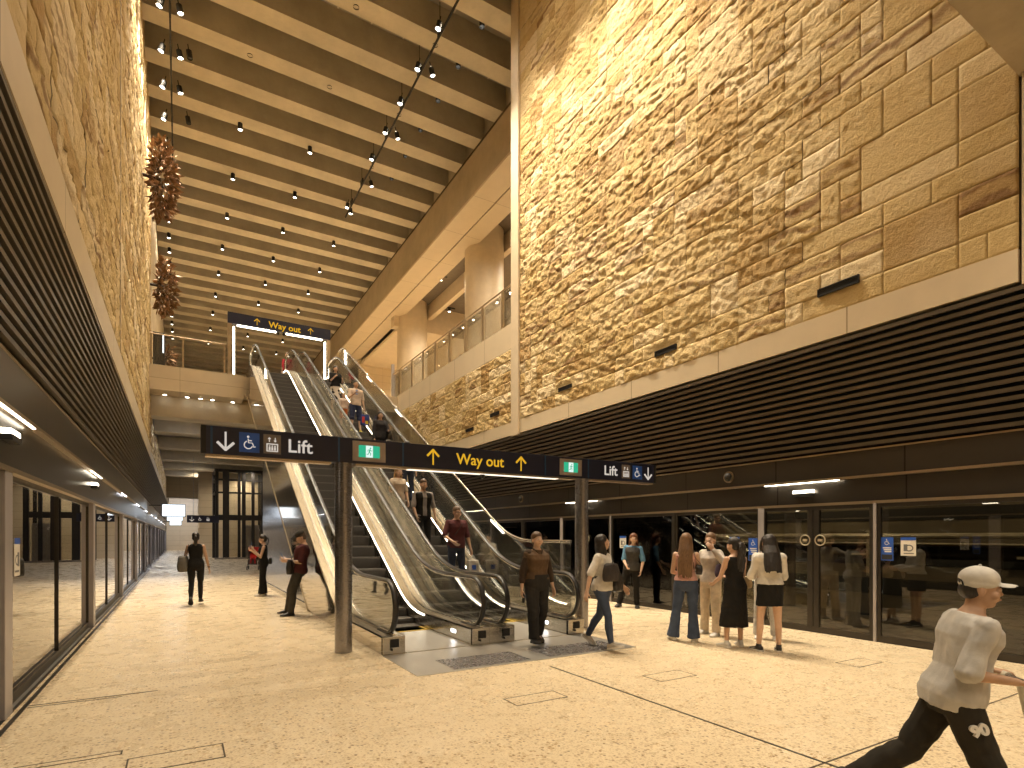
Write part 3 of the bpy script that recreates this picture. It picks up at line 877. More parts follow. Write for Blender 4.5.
# enclosure below the trusses
def under_wall(name, x, s, zc=-8.05):
    bot = path(0.0, zc, 7.5, 25.0, .3)
    yy = [10.7+k*.5 for k in range(20)]
    yy.append(20.7)
    MB().strip_x([(q, 0.0) for q in yy], [(q, max(.06, z_on(bot, q)-.10)) for q in yy], x, x+s*.05).build(name, M['wall_steel'], kind=ST)
under_wall('wall_escalator_west', 2.42, 1, -8.85)
under_wall('wall_escalator_east', 5.84, -1)
MB().box(2.47, 20.55, 0, 5.79, 20.7, 5.2).build('wall_escalator_end', M['wall_steel'], kind=ST)
MB().box(2.395, 11.2, 0, 2.42, 20.7, .12).build('baseboard_escalator', M['steel'], kind=ST)

# landing plate with studs
lp = empty('landing_plate', (4.0, 6.8, 0), label='brushed steel landing plate at the foot of both escalators', cat='floor plate')
MB().box(-1.65, -.70, -.03, 1.72, .58, .006).build('plate', M['plate'], lp)
def studs(x0, y0, x1, y1):
    m = MB().box(x0, y0, .004, x1, y1, .0085)
    nx = int((x1-x0)/.062); ny = int((y1-y0)/.062)
    for i in range(nx):
        for j in range(ny):
            px, py = x0+.035+i*.062, y0+.035+j*.062
            m.cyl((px, py, .008), (px, py, .0135), .017, .011, 8)
    return m
studs(-1.15, -.62, -.05, -.05).build('tactile_studs', M['steel_post'], lp)
studs(.25, -.62, 1.55, -.05).build('tactile_studs', M['steel_post'], lp)

# ================================================================== WAYFINDING
def arrow(m, cx, cz, h, up, y, th=.03):
    s = 1 if up else -1
    m.box(cx-.011, y-th/9, cz-h/2, cx+.011, y, cz+h/2)
    w = h*.42; d = .016
    tip = (cx, cz+s*h/2)
    for q in (-1, 1):
        a = (cx+q*w, cz+s*(h/2-w))
        dx, dz = a[0]-tip[0], a[1]-tip[1]; L = math.hypot(dx, dz); nx, nz = -dz/L*d, dx/L*d
        ex, ez = -dx/L*.008, -dz/L*.008
        P = [(tip[0]+nx+ex, tip[1]+nz+ez), (a[0]+nx, a[1]+nz), (a[0]-nx, a[1]-nz), (tip[0]-nx+ex, tip[1]-nz+ez)]
        m.add([(p[0], y-th/9, p[1]) for p in P]+[(p[0], y, p[1]) for p in P], [(0,1,2,3),(7,6,5,4),(0,4,5,1),(1,5,6,2),(2,6,7,3),(3,7,4,0)])
    return m
def wheelchair(m, cx, cz, s, y):
    """access pictogram of side s"""
    def ln(pts, w=.05): m.tube([(cx+a*s, y, cz+b*s) for a, b in pts], w*s*.62, 6, rx=.0025, up=(0,1,0))
    m.cyl((cx-.06*s, y-.003, cz+.30*s), (cx-.06*s, y, cz+.30*s), .06*s, n=12)
    ln([(-.06, .2), (-.04, -.02), (.14, -.02), (.22, -.24), (.30, -.2)])
    ln([(-.05, .1), (.12, .1)])
    ln([(-.05+.2*math.cos(a), -.13+.2*math.sin(a)) for a in [math.radians(v) for v in range(110, 345, 18)]])
    return m
def lift_icon(m, cx, cz, s, y):
    def r(a, b, c, d): m.box(cx+a*s, y-.003, cz+b*s, cx+c*s, y, cz+d*s)
    r(-.26, -.36, .26, -.31); r(-.26, -.02, .26, .03); r(-.26, -.36, -.21, .03); r(.21, -.36, .26, .03)
    for q in (-.12, 0, .12):
        m.cyl((cx+q*s, y-.003, cz-.09*s), (cx+q*s, y, cz-.09*s), .035*s, n=8); r(q-.04, -.29, q+.04, -.14)
    for q, d in ((-.13, 1), (.13, -1)):
        r(q-.018, .1, q+.018, .32)
        z = .33 if d > 0 else .09
        m.add([(cx+(q-.08)*s, y-.003, cz+(z-d*.09)*s), (cx+(q+.08)*s, y-.003, cz+(z-d*.09)*s), (cx+q*s, y-.003, cz+z*s),
               (cx+(q-.08)*s, y, cz+(z-d*.09)*s), (cx+(q+.08)*s, y, cz+(z-d*.09)*s), (cx+q*s, y, cz+z*s)],
              [(0,1,2),(5,4,3),(0,3,4,1),(1,4,5,2),(2,5,3,0)])
    return m
def running_man(m, cx, cz, s, y):
    def ln(pts, w): m.tube([(cx+a*s, y, cz+b*s) for a, b in pts], w*s, 6, rx=.002, up=(0,1,0))
    m.cyl((cx+.10*s, y-.002, cz+.33*s), (cx+.10*s, y, cz+.33*s), .08*s, n=10)
    ln([(.05, .2), (-.03, -.05)], .07); ln([(-.03, -.05), (.13, -.17), (.10, -.38)], .045); ln([(-.03, -.05), (-.10, -.25), (-.28, -.30)], .045)
    ln([(.05, .2), (.2, .06), (.3, .1)], .035); ln([(.05, .2), (-.14, .16), (-.18, 0)], .035)
    return m
PY = 7.93; SZ0, SZ1 = 2.635, 2.985
g = empty('overhead_sign', (4.05, PY, 0), rz=0.0, label='long navy overhead sign reading Lift and Way out, carried on two steel posts', cat='sign')
X = lambda v: v-4.05
MB().box(X(.27), -.09, SZ0, X(7.81), .09, SZ1).build('sign_box', M['sign_navy'], g, bevel=.004)
MB().box(X(.22), -.092, SZ0, X(.275), .092, SZ1).build('end_cap', M['black'], g)
MB().box(X(7.805), -.092, SZ0, X(7.86), .092, SZ1).build('end_cap', M['black'], g)
for a, b in ((.27, 1.78), (2.12, 5.95), (6.32, 7.8)):
    MB().box(X(a), -.075, SZ0-.028, X(b), .075, SZ0-.001).build('light_edge', M['header_trim'], g)
MB().box(X(2.9), -.06, SZ0-.036, X(5.6), .06, SZ0-.029).build('light_tube', M['led_dim'], g)
for xx in (.335, 1.88, 2.80, 5.30, 6.22): 
    MB().box(X(xx)-.012, -.0945, SZ0+.01, X(xx)+.012, -.089, SZ1-.01).build('blue_joint', M['blue_edge'], g)
for px in (1.965, 6.14):
    MB().cyl((X(px), 0, 0), (X(px), 0, SZ0), .118, n=40).build('post', M['steel_post'], g, smooth=True)
zc = (SZ0+SZ1)/2; yf = -.091
arrow(MB(), X(.49), zc, .225, False, yf).build('arrow', M['sign_lit'], g)
arrow(MB(), X(7.655), zc, .225, False, yf).build('arrow', M['sign_lit'], g)
arrow(MB(), X(3.27), zc-.01, .225, True, yf).build('arrow', M['sign_amber'], g)
arrow(MB(), X(4.82), zc-.01, .225, True, yf).build('arrow', M['sign_amber'], g)
for xx, xi in ((.76, 1.03), (7.38, 7.10)):
    b = MB().box(X(xx)-.118, yf-.002, zc-.125, X(xx)+.118, yf+.002, zc+.125).build('access_tile', M['sign_blue'], g)
    wheelchair(MB(), X(xx), zc, .24, yf-.003).build('wheelchair_symbol', M['sign_lit'], b)
    b = MB().box(X(xi)-.105, yf-.002, zc-.125, X(xi)+.105, yf+.002, zc+.125).build('lift_tile', M['sign_grey'], g)
    lift_icon(MB(), X(xi), zc, .27, yf-.003).build('lift_symbol', M['sign_lit'], b)
text_obj('lettering', 'Lift', .245, M['sign_lit'], g, (X(1.215), yf-.001, zc-.085), bold=.003)
text_obj('lettering', 'Lift', .245, M['sign_lit'], g, (X(6.575), yf-.001, zc-.085), bold=.003)
text_obj('lettering', 'Way out', .235, M['sign_amber'], g, (X(3.655), yf-.001, zc-.08), bold=.003)
for xx in (2.30, 5.83):
    f_ = MB().box(X(xx)-.235, -.10, zc-.14, X(xx)+.235, -.088, zc+.14).build('exit_sign', M['exit_frame'], g, label='green running figure exit sign')
    MB().box(X(xx)-.15, -.103, zc-.085, X(xx)+.15, -.0995, zc+.085).build('green_panel', M['exit_green'], f_)
    MB().box(X(xx)-.05, -.105, zc-.083, X(xx)+.05, -.1025, zc+.083).build('white_panel', M['exit_white'], f_)
    running_man(MB(), X(xx), zc, .14, -.107).build('running_figure', M['exit_green'], f_)
MB().sphere((X(4.15), 0, SZ0-.05), (.045, .045, .05), 12, 8).build('camera_dome', M['black'], g)

# gate sign at the head of the escalators
gx0, gx1, gy = 1.68, 5.78, 25.75
p = empty('gate_sign', ((gx0+gx1)/2, gy, UZ), label='dark gate with lit frame and Way out lettering at the top of the escalators', cat='sign')
w2 = (gx1-gx0)/2
MB().box(-w2, -.10, 2.16, w2, .10, 2.62).build('sign_box', M['sign_navy'], p)
for s in (-1, 1):
    MB().box(s*w2-.14*(s > 0), -.09, 0, s*w2+.14*(s < 0), .09, 2.16).build('frame_post', M['header_trim'], p)
    MB().box(s*(w2-.23)-.03, -.07, 0, s*(w2-.23)+.03, .0, 2.05).build('light_tube', M['led'], p)
MB().box(-w2+.35, -.07, 2.10, -.2, .0, 2.15).build('light_tube', M['led'], p)
MB().box(.2, -.07, 2.10, w2-.35, .0, 2.15).build('light_tube', M['led'], p)
text_obj('lettering', 'Way out', .36, M['sign_amber'], p, (-.50, -.105, 2.26), bold=.006)
for q in (-.95, 1.2): arrow(MB(), q, 2.39, .26, True, -.103).build('arrow', M['sign_amber'], p)
for q in (-.12, .12): MB().sphere((q, 0, 2.1), .06, 10, 6).build('camera_dome', M['black'], p)
# ================================================================== LUMINAIRES
DOWN = []; WASH = []; TRACKSPOTS = []; LOWDOWN = []; COOLS = []; GALLERY = []; LEDS = []
for y in range(33, 74, 6):
    for x in (1.2, 6.8): LOWDOWN.append((x, y, 6.8))  # spots added to brighten the lower concourse
for y in (28.3, 33.0, 38.2, 44, 50, 60, 68): COOLS.append((.1, y, 6.8))

KS = 1.19                     # the hall ceiling grid: bays of 1.77 m
def KZ(z): return 1.62+(z-1.62)*KS
def downlight(label, group, deep=0.0):
    t = empty('downlight', (0,0,0), label=label, cat='downlight', group=group)
    MB().cyl((0,0,-.02), (0,0,.22), .075, n=16, caps=False).cyl((0,0,.21), (0,0,.22), .075, n=16).cyl((0,0,.22), (0,0,1.0), .012, n=6).build('housing', M['black'], t, smooth=True)
    MB().cyl((0,0,deep), (0,0,deep+.012), .068, n=16).build('lens', M['lamp'], t)
    return t
DZ = 14.95
def row(x, ys, label, group, z=DZ, deep=0.0):
    first = None
    for y in ys:
        o = downlight(label, group, deep) if first is None else copy_tree(first)
        if first is None: first = o
        o.location = (x*KS, y*KS, KZ(z)); o.scale = (1.12, 1.12, 1.12)
ysA = [20.35+2.974*i for i in range(0, 9)]
row(1.70, ysA, 'lit black tube downlight in the row closer to the left stone wall', 'left row of ceiling downlights')
row(3.89, ysA, 'lit black tube downlight in the middle row over the escalators', 'middle row of ceiling downlights')
row(6.07, ysA[1:], 'lit black tube downlight in the row near the concrete bulkhead', 'right row of ceiling downlights')
row(-.43, [24.9+1.487*i for i in range(0, 14)], 'lit black tube downlight in the close row hugging the left stone wall', 'wall side row of ceiling downlights')
row(6.95, [13.3+1.487*i for i in range(-7, 6)], 'small black downlight tucked high between ribs near the large stone wall', 'downlights beside the large stone wall', 15.25, .17)
for x_, n_ in ((1.70, 'closer to the left stone wall'), (3.89, 'over the middle of the hall'), (6.07, 'near the diagonal track')):
    row(x_, [20.35-2.974*i for i in range(1, 6)]+([20.35] if x_ > 6 else []), 'black downlight recessed high between the nearer ribs '+n_, 'recessed downlights '+n_, 15.2, .17)
for y in ysA[:8]+[20.35-2.974*i for i in range(1, 6)]:
    for x in (1.70, 3.89, 6.07): DOWN.append((x*KS, y*KS))
for i in range(-12, 11): WASH.append((-.43*KS, (20.45+1.487*i)*KS, -.28))
for i in range(-7, 6): WASH.append((7.2, (13.3+1.487*i)*KS, .30))

def track(x, y0, y1, z, label):
    x, y0, y1, z = x*KS, y0*KS, y1*KS, KZ(z)
    t = empty('lighting_track', (x, (y0+y1)/2, z), label=label, cat='lighting track')
    L = (y1-y0)/2
    MB().box(-.025, -L, -.03, .025, L, .03).build('rail', M['black'], t)
    y = -L+.4
    while y < L:
        MB().box(-.03, y-.15, .03, .03, y+.15, .26).build('feed_box', M['black'], t)
        MB().cyl((0, y, .25), (0, y, 1.05), .012, n=6).build('hanger', M['black'], t)
        y += 1.7695
    return t
track(-.22, 10.5, 23.3, 14.95, 'long black lighting track beside the left stone wall')
track(5.95, 9.0, 23.7, 14.95, 'long black lighting track running diagonally across the right of the ceiling')
def spotlight(label, group, lit=True):
    t = empty('track_spotlight', (0,0,0), label=label, cat='spotlight', group=group)
    MB().cyl((0,0,.02), (0,0,.24), .075, n=14, caps=False).cyl((0,0,.23), (0,0,.24), .075, n=14).build('housing', M['black'], t, smooth=True)
    MB().cyl((0,0,.04), (0,0,.05), .07, n=14).build('lens', M['lamp'] if lit else M['black'], t)
    MB().box(-.012, -.012, .2, .012, .012, .42).build('stem', M['black'], t)
    return t
def spots(lst, label, group, tilt, lit=True):
    first = None
    for (x, y, z) in lst:
        o = spotlight(label, group, lit) if first is None else copy_tree(first)
        if first is None: first = o
        o.location = (x*KS, y*KS, KZ(z)); o.rotation_euler = tilt; o.scale = (1.12, 1.12, 1.12)
bl = [17.75-1.487*2, 17.75-1.487, 17.75, 19.16, 20.62, 22.05]
spots([(-.45, y, 14.62) for y in bl], 'lit black spotlight on the wall side of the left track', 'left track wall spotlights', (0, .25, 0))
spots([(0.02, y, 14.62) for y in (14.7, 16.23, 17.75, 19.16)], 'lit black spotlight on the open side of the left track', 'left track inner spotlights', (0, -.2, 0))
spots([(0.24, y, 14.62) for y in (17.62, 20.42)], 'unlit black spotlight set a little apart from the left track', 'unlit spotlights by the left track', (0, -.15, 0), False)
br = [13.35-1.487*2, 13.35-1.487, 13.35, 14.81, 16.25, 17.68, 19.16, 22.47]
spots([(5.70, y, 14.62) for y in br], 'lit black spotlight on the left flank of the diagonal track', 'right track left side spotlights', (0, .2, 0))
spots([(6.16, y, 14.62) for y in (11.8, 14.78, 17.72, 20.63)], 'lit black spotlight on the right flank of the diagonal track', 'right track right side spotlights', (0, -.25, 0))
for y in bl: TRACKSPOTS.append(((-.45*KS, y*KS, KZ(14.5)), (-1.05, y*KS-1.8, 9.5)))
for y in br[:6]: TRACKSPOTS.append(((6.0*KS, (y-3)*KS, KZ(14.5)), (8.9, (y-3)*KS-2.4, 6.4)))

# gallery spotlights on short tracks
first = None
for (x, y) in ((10.9, 16.6), (10.85, 23.0), (10.95, 25.3), (14.3, 19.9), (14.3, 26.3), (12.9, 28.6)):
    if first is None:
        first = empty('gallery_spotlight', (0,0,0), label='small spotlight on a short black bar under the gallery ceiling', cat='spotlight', group='gallery spotlights')
        MB().box(-.35, -.03, .22, .35, .03, .27).build('bar', M['black'], first)
        MB().cyl((0,0,0), (0,0,.2), .075, n=14, caps=False).cyl((0,0,.19), (0,0,.2), .075, n=14).build('housing', M['black'], first, smooth=True)
        MB().cyl((0,0,.01), (0,0,.02), .07, n=14).build('lens', M['lamp'], first)
        o = first
    else: o = copy_tree(first)
    o.location = (x*KS, y*KS, KZ(14.1)); o.scale = (1.15, 1.15, 1.15)
GALLERY += [(x*KS, y*KS, KZ(14.0)) for x, y in ((10.9, 16.6), (14.3, 19.9), (14.3, 26.3), (10.95, 25.3))]+[(15.0, 39.5, 15.4), (18.0, 42, 15.4)]

# linear door lights under the ledges
def door_light(x, s, y0, y1, z, label, cool, group=None):
    t = empty('linear_light', (x, (y0+y1)/2, z), label=label, cat='linear light', group=group)
    L = (y1-y0)/2
    MB().box(-.006, -L-.02, -.004, s*.05, L+.02, .012).build('housing', M['header_trim'], t)
    MB().box(-.012, -L, -.014, s*.035, L, -.003).build('diffuser', M['led_cool'] if cool else M['led'], t)
for i, y in enumerate((5.75, 11.85)):
    door_light(XR-.03, 1, y-.66, y+.66, 2.53, ('white linear light over the doors behind the group of young women', 'white linear light on the right header beside the far sign post')[i], False)
for i in range(3, 9):
    y = 5.75+6.2*(i-1); door_light(XR-.03, 1, y-.66, y+.66, 2.53, 'distant white linear light on the right door header past the escalators', False, 'distant right door lights')
for i in range(0, 11):
    y = 6.85+5.85*i
    door_light(XL+.03, -1, y-.75, y+.75, 2.75, ('white linear light nearest the corner on the left door header', 'second white linear light along the left door header')[i] if i < 2 else 'distant bluish linear light along the left door header', i > 1, None if i < 2 else 'distant left door lights')
    if i > 2: COOLS.append((XL+.25, y, 2.7))
def door_box(x, s, y, z, label):
    t = empty('door_indicator', (x, y, z), label=label, cat='door indicator')
    MB().box(-s*.05, -.17, .0, s*.06, .17, .05).build('lit_top', M['led'], t)
    MB().box(-s*.06, -.17, -.055, s*.06, .17, 0).build('black_base', M['black'], t)
door_box(XR+.02, 1, 5.70, 2.35, 'small lit door indicator box above the doors with round handles')
door_box(XR+.02, 1, 11.9, 2.35, 'small lit door indicator box on the header left of the far post')
door_box(XL-.02, -1, 6.72, 2.53, 'small lit door indicator box at the corner of the left header')
door_box(XL-.02, -1, 12.6, 2.53, 'second small lit door indicator box along the left header')
for x, y, z, l in ((XR-.0, 7.2, 2.76, 'dark round camera dome on the right header nearest the photographer'), (XR, 14.9, 2.78, 'dark round camera dome on the right header seen under the sign')):
    t = empty('camera_dome', (x, y, z), label=l, cat='security camera')
    MB().cyl((0, 0, 0), (-.03, 0, 0), .11, n=24).build('ring', M['header_trim'], t, smooth=True)
    MB().sphere((-.03, 0, 0), (.07, .085, .085), 16, 10).build('dome', M['black'], t, smooth=True)

# ------------------------------------------------------------------ copper leaf sculptures on the left wall
M['copper'] = simple('copper_leaf', (0.27,0.15,0.075), 0.42, 0.35, 0.5, 9)
M['copper_dark'] = simple('twig', (0.06,0.035,0.02), 0.7)
def leaf_cluster(loc, rx, ry, rz, n, seed, label):
    rd = random.Random(seed)
    t = empty('leaf_sculpture', loc, label=label, cat='sculpture', group=None)
    m = MB(); st = MB()
    for k in range(n):
        while True:
            p = Vector((rd.uniform(-1, 1), rd.uniform(-1, 1), rd.uniform(-1, 1)))
            if .35 < p.length < 1 and p.x > -.5: break
        c = Vector((p.x*rx, p.y*ry, p.z*rz))
        d = (p.normalized()+Vector((rd.uniform(-.7, .7), rd.uniform(-.7, .7), rd.uniform(-.9, .5)))).normalized()
        L = rd.uniform(.14, .34); w = L*rd.uniform(.16, .3)
        sx = d.cross(Vector((rd.uniform(-1, 1), rd.uniform(-1, 1), rd.uniform(-1, 1)))).normalized(); up = d.cross(sx)*w*.35
        a = c; b = c+d*L*.45; e = c+d*L
        m.add([a, b+sx*w+up, e, b-sx*w+up, b-up*.4], [(0,1,4),(1,2,4),(2,3,4),(3,0,4),(0,3,2,1)])
    for k in range(26):
        a = rd.uniform(0, 2*PI); z = rd.uniform(-.9, .9)
        st.tube([(-rx*.6, 0, rz*.2*math.sin(k)), (rx*.3*math.cos(a), ry*.5*math.sin(a), rz*z*.6), (rx*.75*math.cos(a), ry*.8*math.sin(a), rz*z)], .012, 5)
    st.cyl((SL-loc[0], 0, 0), (0, 0, 0), .05, n=8)
    st.build('twigs', M['copper_dark'], t); m.build('leaves', M['copper'], t)
leaf_cluster((-.53, 21.0, 12.95), .42, .55, 1.30, 560, 4, 'large cluster of copper brown leaves high on the left stone wall')
leaf_cluster((-.55, 26.0, 11.45), .38, .5, 1.10, 380, 5, 'smaller cluster of copper brown leaves at the end of the left stone wall')
leaf_cluster((-.50, 27.4, 8.95), .3, .35, .55, 160, 6, 'small leafy cluster behind the upper balustrade on the left')

# ------------------------------------------------------------------ upper balustrade on the bridge
t = empty('bridge_balustrade', (.3, 25.5, 8.2), label='glass balustrade along the edge of the upper bridge on the left', cat='balustrade')
MB().tube([(-1.3, 0, 1.2), (1.3, 0, 1.2)], .026, 8).build('top_rail', M['header_trim'], t)
for q in (-1.25, -.2, 1.25): MB().box(q-.03, -.015, 0, q+.03, .015, 1.2).build('post', M['header_trim'], t)
for a, b in ((-1.22, -.23), (-.17, 1.22)): MB().box(a, -.006, .04, b, .006, 1.15).build('pane', M['glass'], t)
t = empty('help_point', (-.72, 26.3, 8.2), label='dark information post with lit blue edge behind the bridge balustrade', cat='information post')
MB().box(-.2, -.06, 0, .2, .06, 1.5).build('body', M['black'], t, bevel=.01)
MB().box(.12, -.066, .7, .17, -.058, 1.45).build('light_edge', M['screen'], t)
# lamps below the bridge
first = None
for (x, y) in ((-.52, 26.15), (.25, 26.15), (.72, 26.15), (1.15, 26.15), (1.9, 26.15)):
    if first is None:
        first = empty('soffit_lamp', (0,0,0), label='small round lamp under the upper bridge', cat='soffit lamp', group='lamps under the upper bridge')
        MB().cyl((0,0,-.03), (0,0,0), .09, n=18).build('rim', M['header_trim'], first)
        MB().cyl((0,0,-.036), (0,0,-.03), .07, n=18).build('lens', M['lamp'], first); o = first
    else: o = copy_tree(first)
    o.location = (x, y, 7.25)

# ------------------------------------------------------------------ lift shaft, screens and signs far down the platform
lx0, lx1, ly0, ly1, lz = 2.15, 5.25, 44.0, 47.0, 6.3
M['lift_steel'] = simple('lift_dark_steel', (0.035,0.032,0.032), 0.4, 0.5)
t = empty('lift_shaft', ((lx0+lx1)/2, ly0, 0), label='glazed lift shaft in a dark steel frame beyond the escalators', cat='lift shaft')
cxl = (lx0+lx1)/2
for x, w in ((lx0+.06, .10), (lx0+.62, .2), (lx0+1.45, .09), (lx0+1.75, .12), (lx0+2.35, .10), (lx1-.08, .14)):
    MB().box(x-w-cxl, -.1, 0, x+w-cxl, .1, lz).build('column', M['lift_steel'], t)
for x in (lx0, lx1): MB().box(x-.1-cxl, 2.8, 0, x+.1-cxl, 3.0, lz).build('column', M['lift_steel'], t)
for z, h in ((2.72, .38), (4.6, .12), (5.5, .12), (6.1, .2)):
    MB().box(lx0-cxl, -.08, z, lx1-cxl, .08, z+h).box(lx0-cxl-.08, -.08, z, lx0-cxl+.08, 3, z+h).build('ring_beam', M['lift_steel'], t)
for a, b in ((lx0+.82, lx0+1.36), (lx0+1.9, lx0+2.24), (lx0+2.46, lx1-.22)):
    MB().box(a-cxl, -.02, .1, b-cxl, .02, 2.7).build('glass_panel', M['glass'], t)
    MB().box(a-cxl, -.02, 3.1, b-cxl, .02, lz-.1).build('glass_panel', M['glass'], t)
MB().box(lx0+1.9-cxl, .3, .05, lx1-.3-cxl, .4, 2.4).build('lift_door', M['psd_post'], t)
MB().box(lx0-.1-cxl, -.2, 0, lx1+.1-cxl, .0, .12).build('plinth', M['steel_post'], t)
def hung_screen(y, x0, x1, z0, z1, label, top):
    t = empty('hanging_screen', ((x0+x1)/2, y, z0), label=label, cat='screen')
    h = (x1-x0)/2
    MB().box(-h-.03, .0, -.03, h+.03, .12, z1-z0+.03).build('casing', M['black'], t)
    MB().box(-h, -.006, 0, h, .0, z1-z0).build('display', M['screen'], t)
    MB().cyl((-h, .06, z1-z0-.05), (XL-(x0+x1)/2-.05, .06, z1-z0-.05), .02, n=8).build('bracket', M['black'], t)
hung_screen(33, -.76, .22, 2.62, 3.20, 'bright white hanging screen nearest on the far platform', 6.95)
hung_screen(46, -.78, .15, 2.70, 3.12, 'second bright white hanging screen just below the nearest one', 6.95)
hung_screen(60, -.80, .1, 2.62, 3.0, 'third and lowest bright hanging screen far along the platform', 6.35)
def far_sign(x0, x1, y, z0, z1, label):
    t = empty('hanging_sign', ((x0+x1)/2, y, z0), label=label, cat='sign')
    h = (x1-x0)/2
    MB().box(-h, -.06, 0, h, .06, z1-z0).build('sign_box', M['sign_navy'], t)
    m = MB()
    wheelchair(m, -h*.2, (z1-z0)/2, .3, -.064); lift_icon(m, h*.3, (z1-z0)/2, .3, -.064); arrow(m, -h*.7, (z1-z0)/2, .28, False, -.062)
    m.build('symbols', M['sign_lit'], t)
    for q in (-h*.6, h*.6): MB().cyl((q, 0, z1-z0), (q, 0, 6.35-z0), .012, n=8).build('hanger', M['psd_post'], t)
far_sign(.35, 2.05, 38.5, 2.42, 2.86, 'dark hanging sign between the white screens and the lift shaft')
# ------------------------------------------------------------------ stickers on the platform doors
def sticker(x, s, y0, y1, z0, z1, kind, label):
    t = empty('door_sticker', (x, (y0+y1)/2, z0), label=label, cat='sticker')
    L = abs(y1-y0)/2; H = z1-z0
    if kind == 'blue':
        MB().box(0, -L, 0, -s*.004, L, H).build('panel', M['sign_blue'], t)
        m = MB()
        # access pictogram turned to face the platform
        w_ = MB(); wheelchair(w_, 0, 0, L*1.5, 0)
        m.add([(-s*.005+s*v[1]*.2, -s*v[0], H*.80+v[2]) for v in w_.v], w_.f)
        for k, q in enumerate((.52, .44, .36)): m.box(-s*.006, -L*.7, H*q, -s*.004, L*(.7-.15*k), H*q+.018)
        m.build('print', M['sign_white'], t)
        m = MB().box(-s*.006, -L*.86, .015, -s*.0045, L*.86, H*.26); m.build('dark_band', M['darkprint'], t)
    else:
        MB().box(0, -L, 0, -s*.004, L, H).build('panel', M['paper'], t)
        MB().box(-s*.0055, -L, H*.84, -s*.003, L, H).build('blue_band', M['sign_blue'], t)
        m = MB()
        m.tube([(-s*.005, L*.5*math.cos(a)-L*.1, H*.42+L*.42*math.sin(a)) for a in [math.radians(v) for v in range(40, 330, 18)]], .009, 5, rx=.002)
        m.box(-s*.0065, -L*.75, H*.1, -s*.004, L*.6, H*.15).box(-s*.0065, L*.1, H*.25, -s*.004, L*.6, H*.62)
        m.build('print', M['grey_print'], t)
sticker(9.1875, 1, 4.30, 4.47, 1.25, 1.60, 'blue', 'blue access sticker beside the thin pale post nearest the boy')
sticker(9.1875, 1, 4.00, 4.20, 1.33, 1.60, 'white', 'white notice on the glass right of the blue access sticker')
sticker(9.1875, 1, 6.58, 6.78, 1.16, 1.58, 'blue', 'blue access sticker on the glass behind the young women')
sticker(9.1875, 1, 6.98, 7.2, 1.33, 1.60, 'white', 'white notice on the glass beside the dark curly haired woman')
sticker(9.1875, 1, 10.14, 10.36, 1.33, 1.62, 'white', 'white notice on the glass left of the staff member')
sticker(XL-.0875, -1, 6.98, 7.16, 1.10, 1.62, 'blue', 'blue access sticker at the edge of the nearest left glass')
sticker(XL-.0875, -1, 7.25, 7.47, 1.22, 1.60, 'white', 'white notice on the nearest left glass')
for i, (a, b, l) in enumerate(((15.35, 16.55, 'under the roof'),)):
    pass

# fittings added for the spots of the lower concourse and near slab
def added_lamp_set(name, lst, make, label, group):
    first = None
    for loc in lst:
        if first is None:
            first = empty(name, (0,0,0), label=label, cat='ceiling lamp', group=group); make(first); o = first
        else: o = copy_tree(first)
        o.location = loc
def mk_round(t):
    MB().cyl((0,0,-.04), (0,0,0), .11, n=20).build('rim', M['header_trim'], t)
    MB().cyl((0,0,-.046), (0,0,-.04), .085, n=20).build('lens', M['lamp'], t)
def mk_panel(t):
    MB().box(-.16, -.75, -.05, .16, .75, 0).build('casing', M['header_trim'], t)
    MB().box(-.13, -.72, -.056, .13, .72, -.05).build('diffuser', M['led_cool'], t)
added_lamp_set('added_concourse_lamp', [(x, y, 6.95) for x, y, z in LOWDOWN], mk_round, 'round lamp added to the ceiling of the lower concourse far ahead', 'added lamps of the lower concourse')
added_lamp_set('added_cool_panel', [(x, y, 6.95) for x, y, z in COOLS if z > 4], mk_panel, 'added bluish white ceiling panel along the far left of the lower concourse', 'added bluish panels of the lower concourse')
added_lamp_set('added_slab_lamp', [(x, y, 7.29) for x in (.6, 3.9, 7.2) for y in (-4.5, -1.8, 1.2)], mk_round, 'unseen round lamp added under the concrete slab above the photographer', 'added lamps under the near slab')
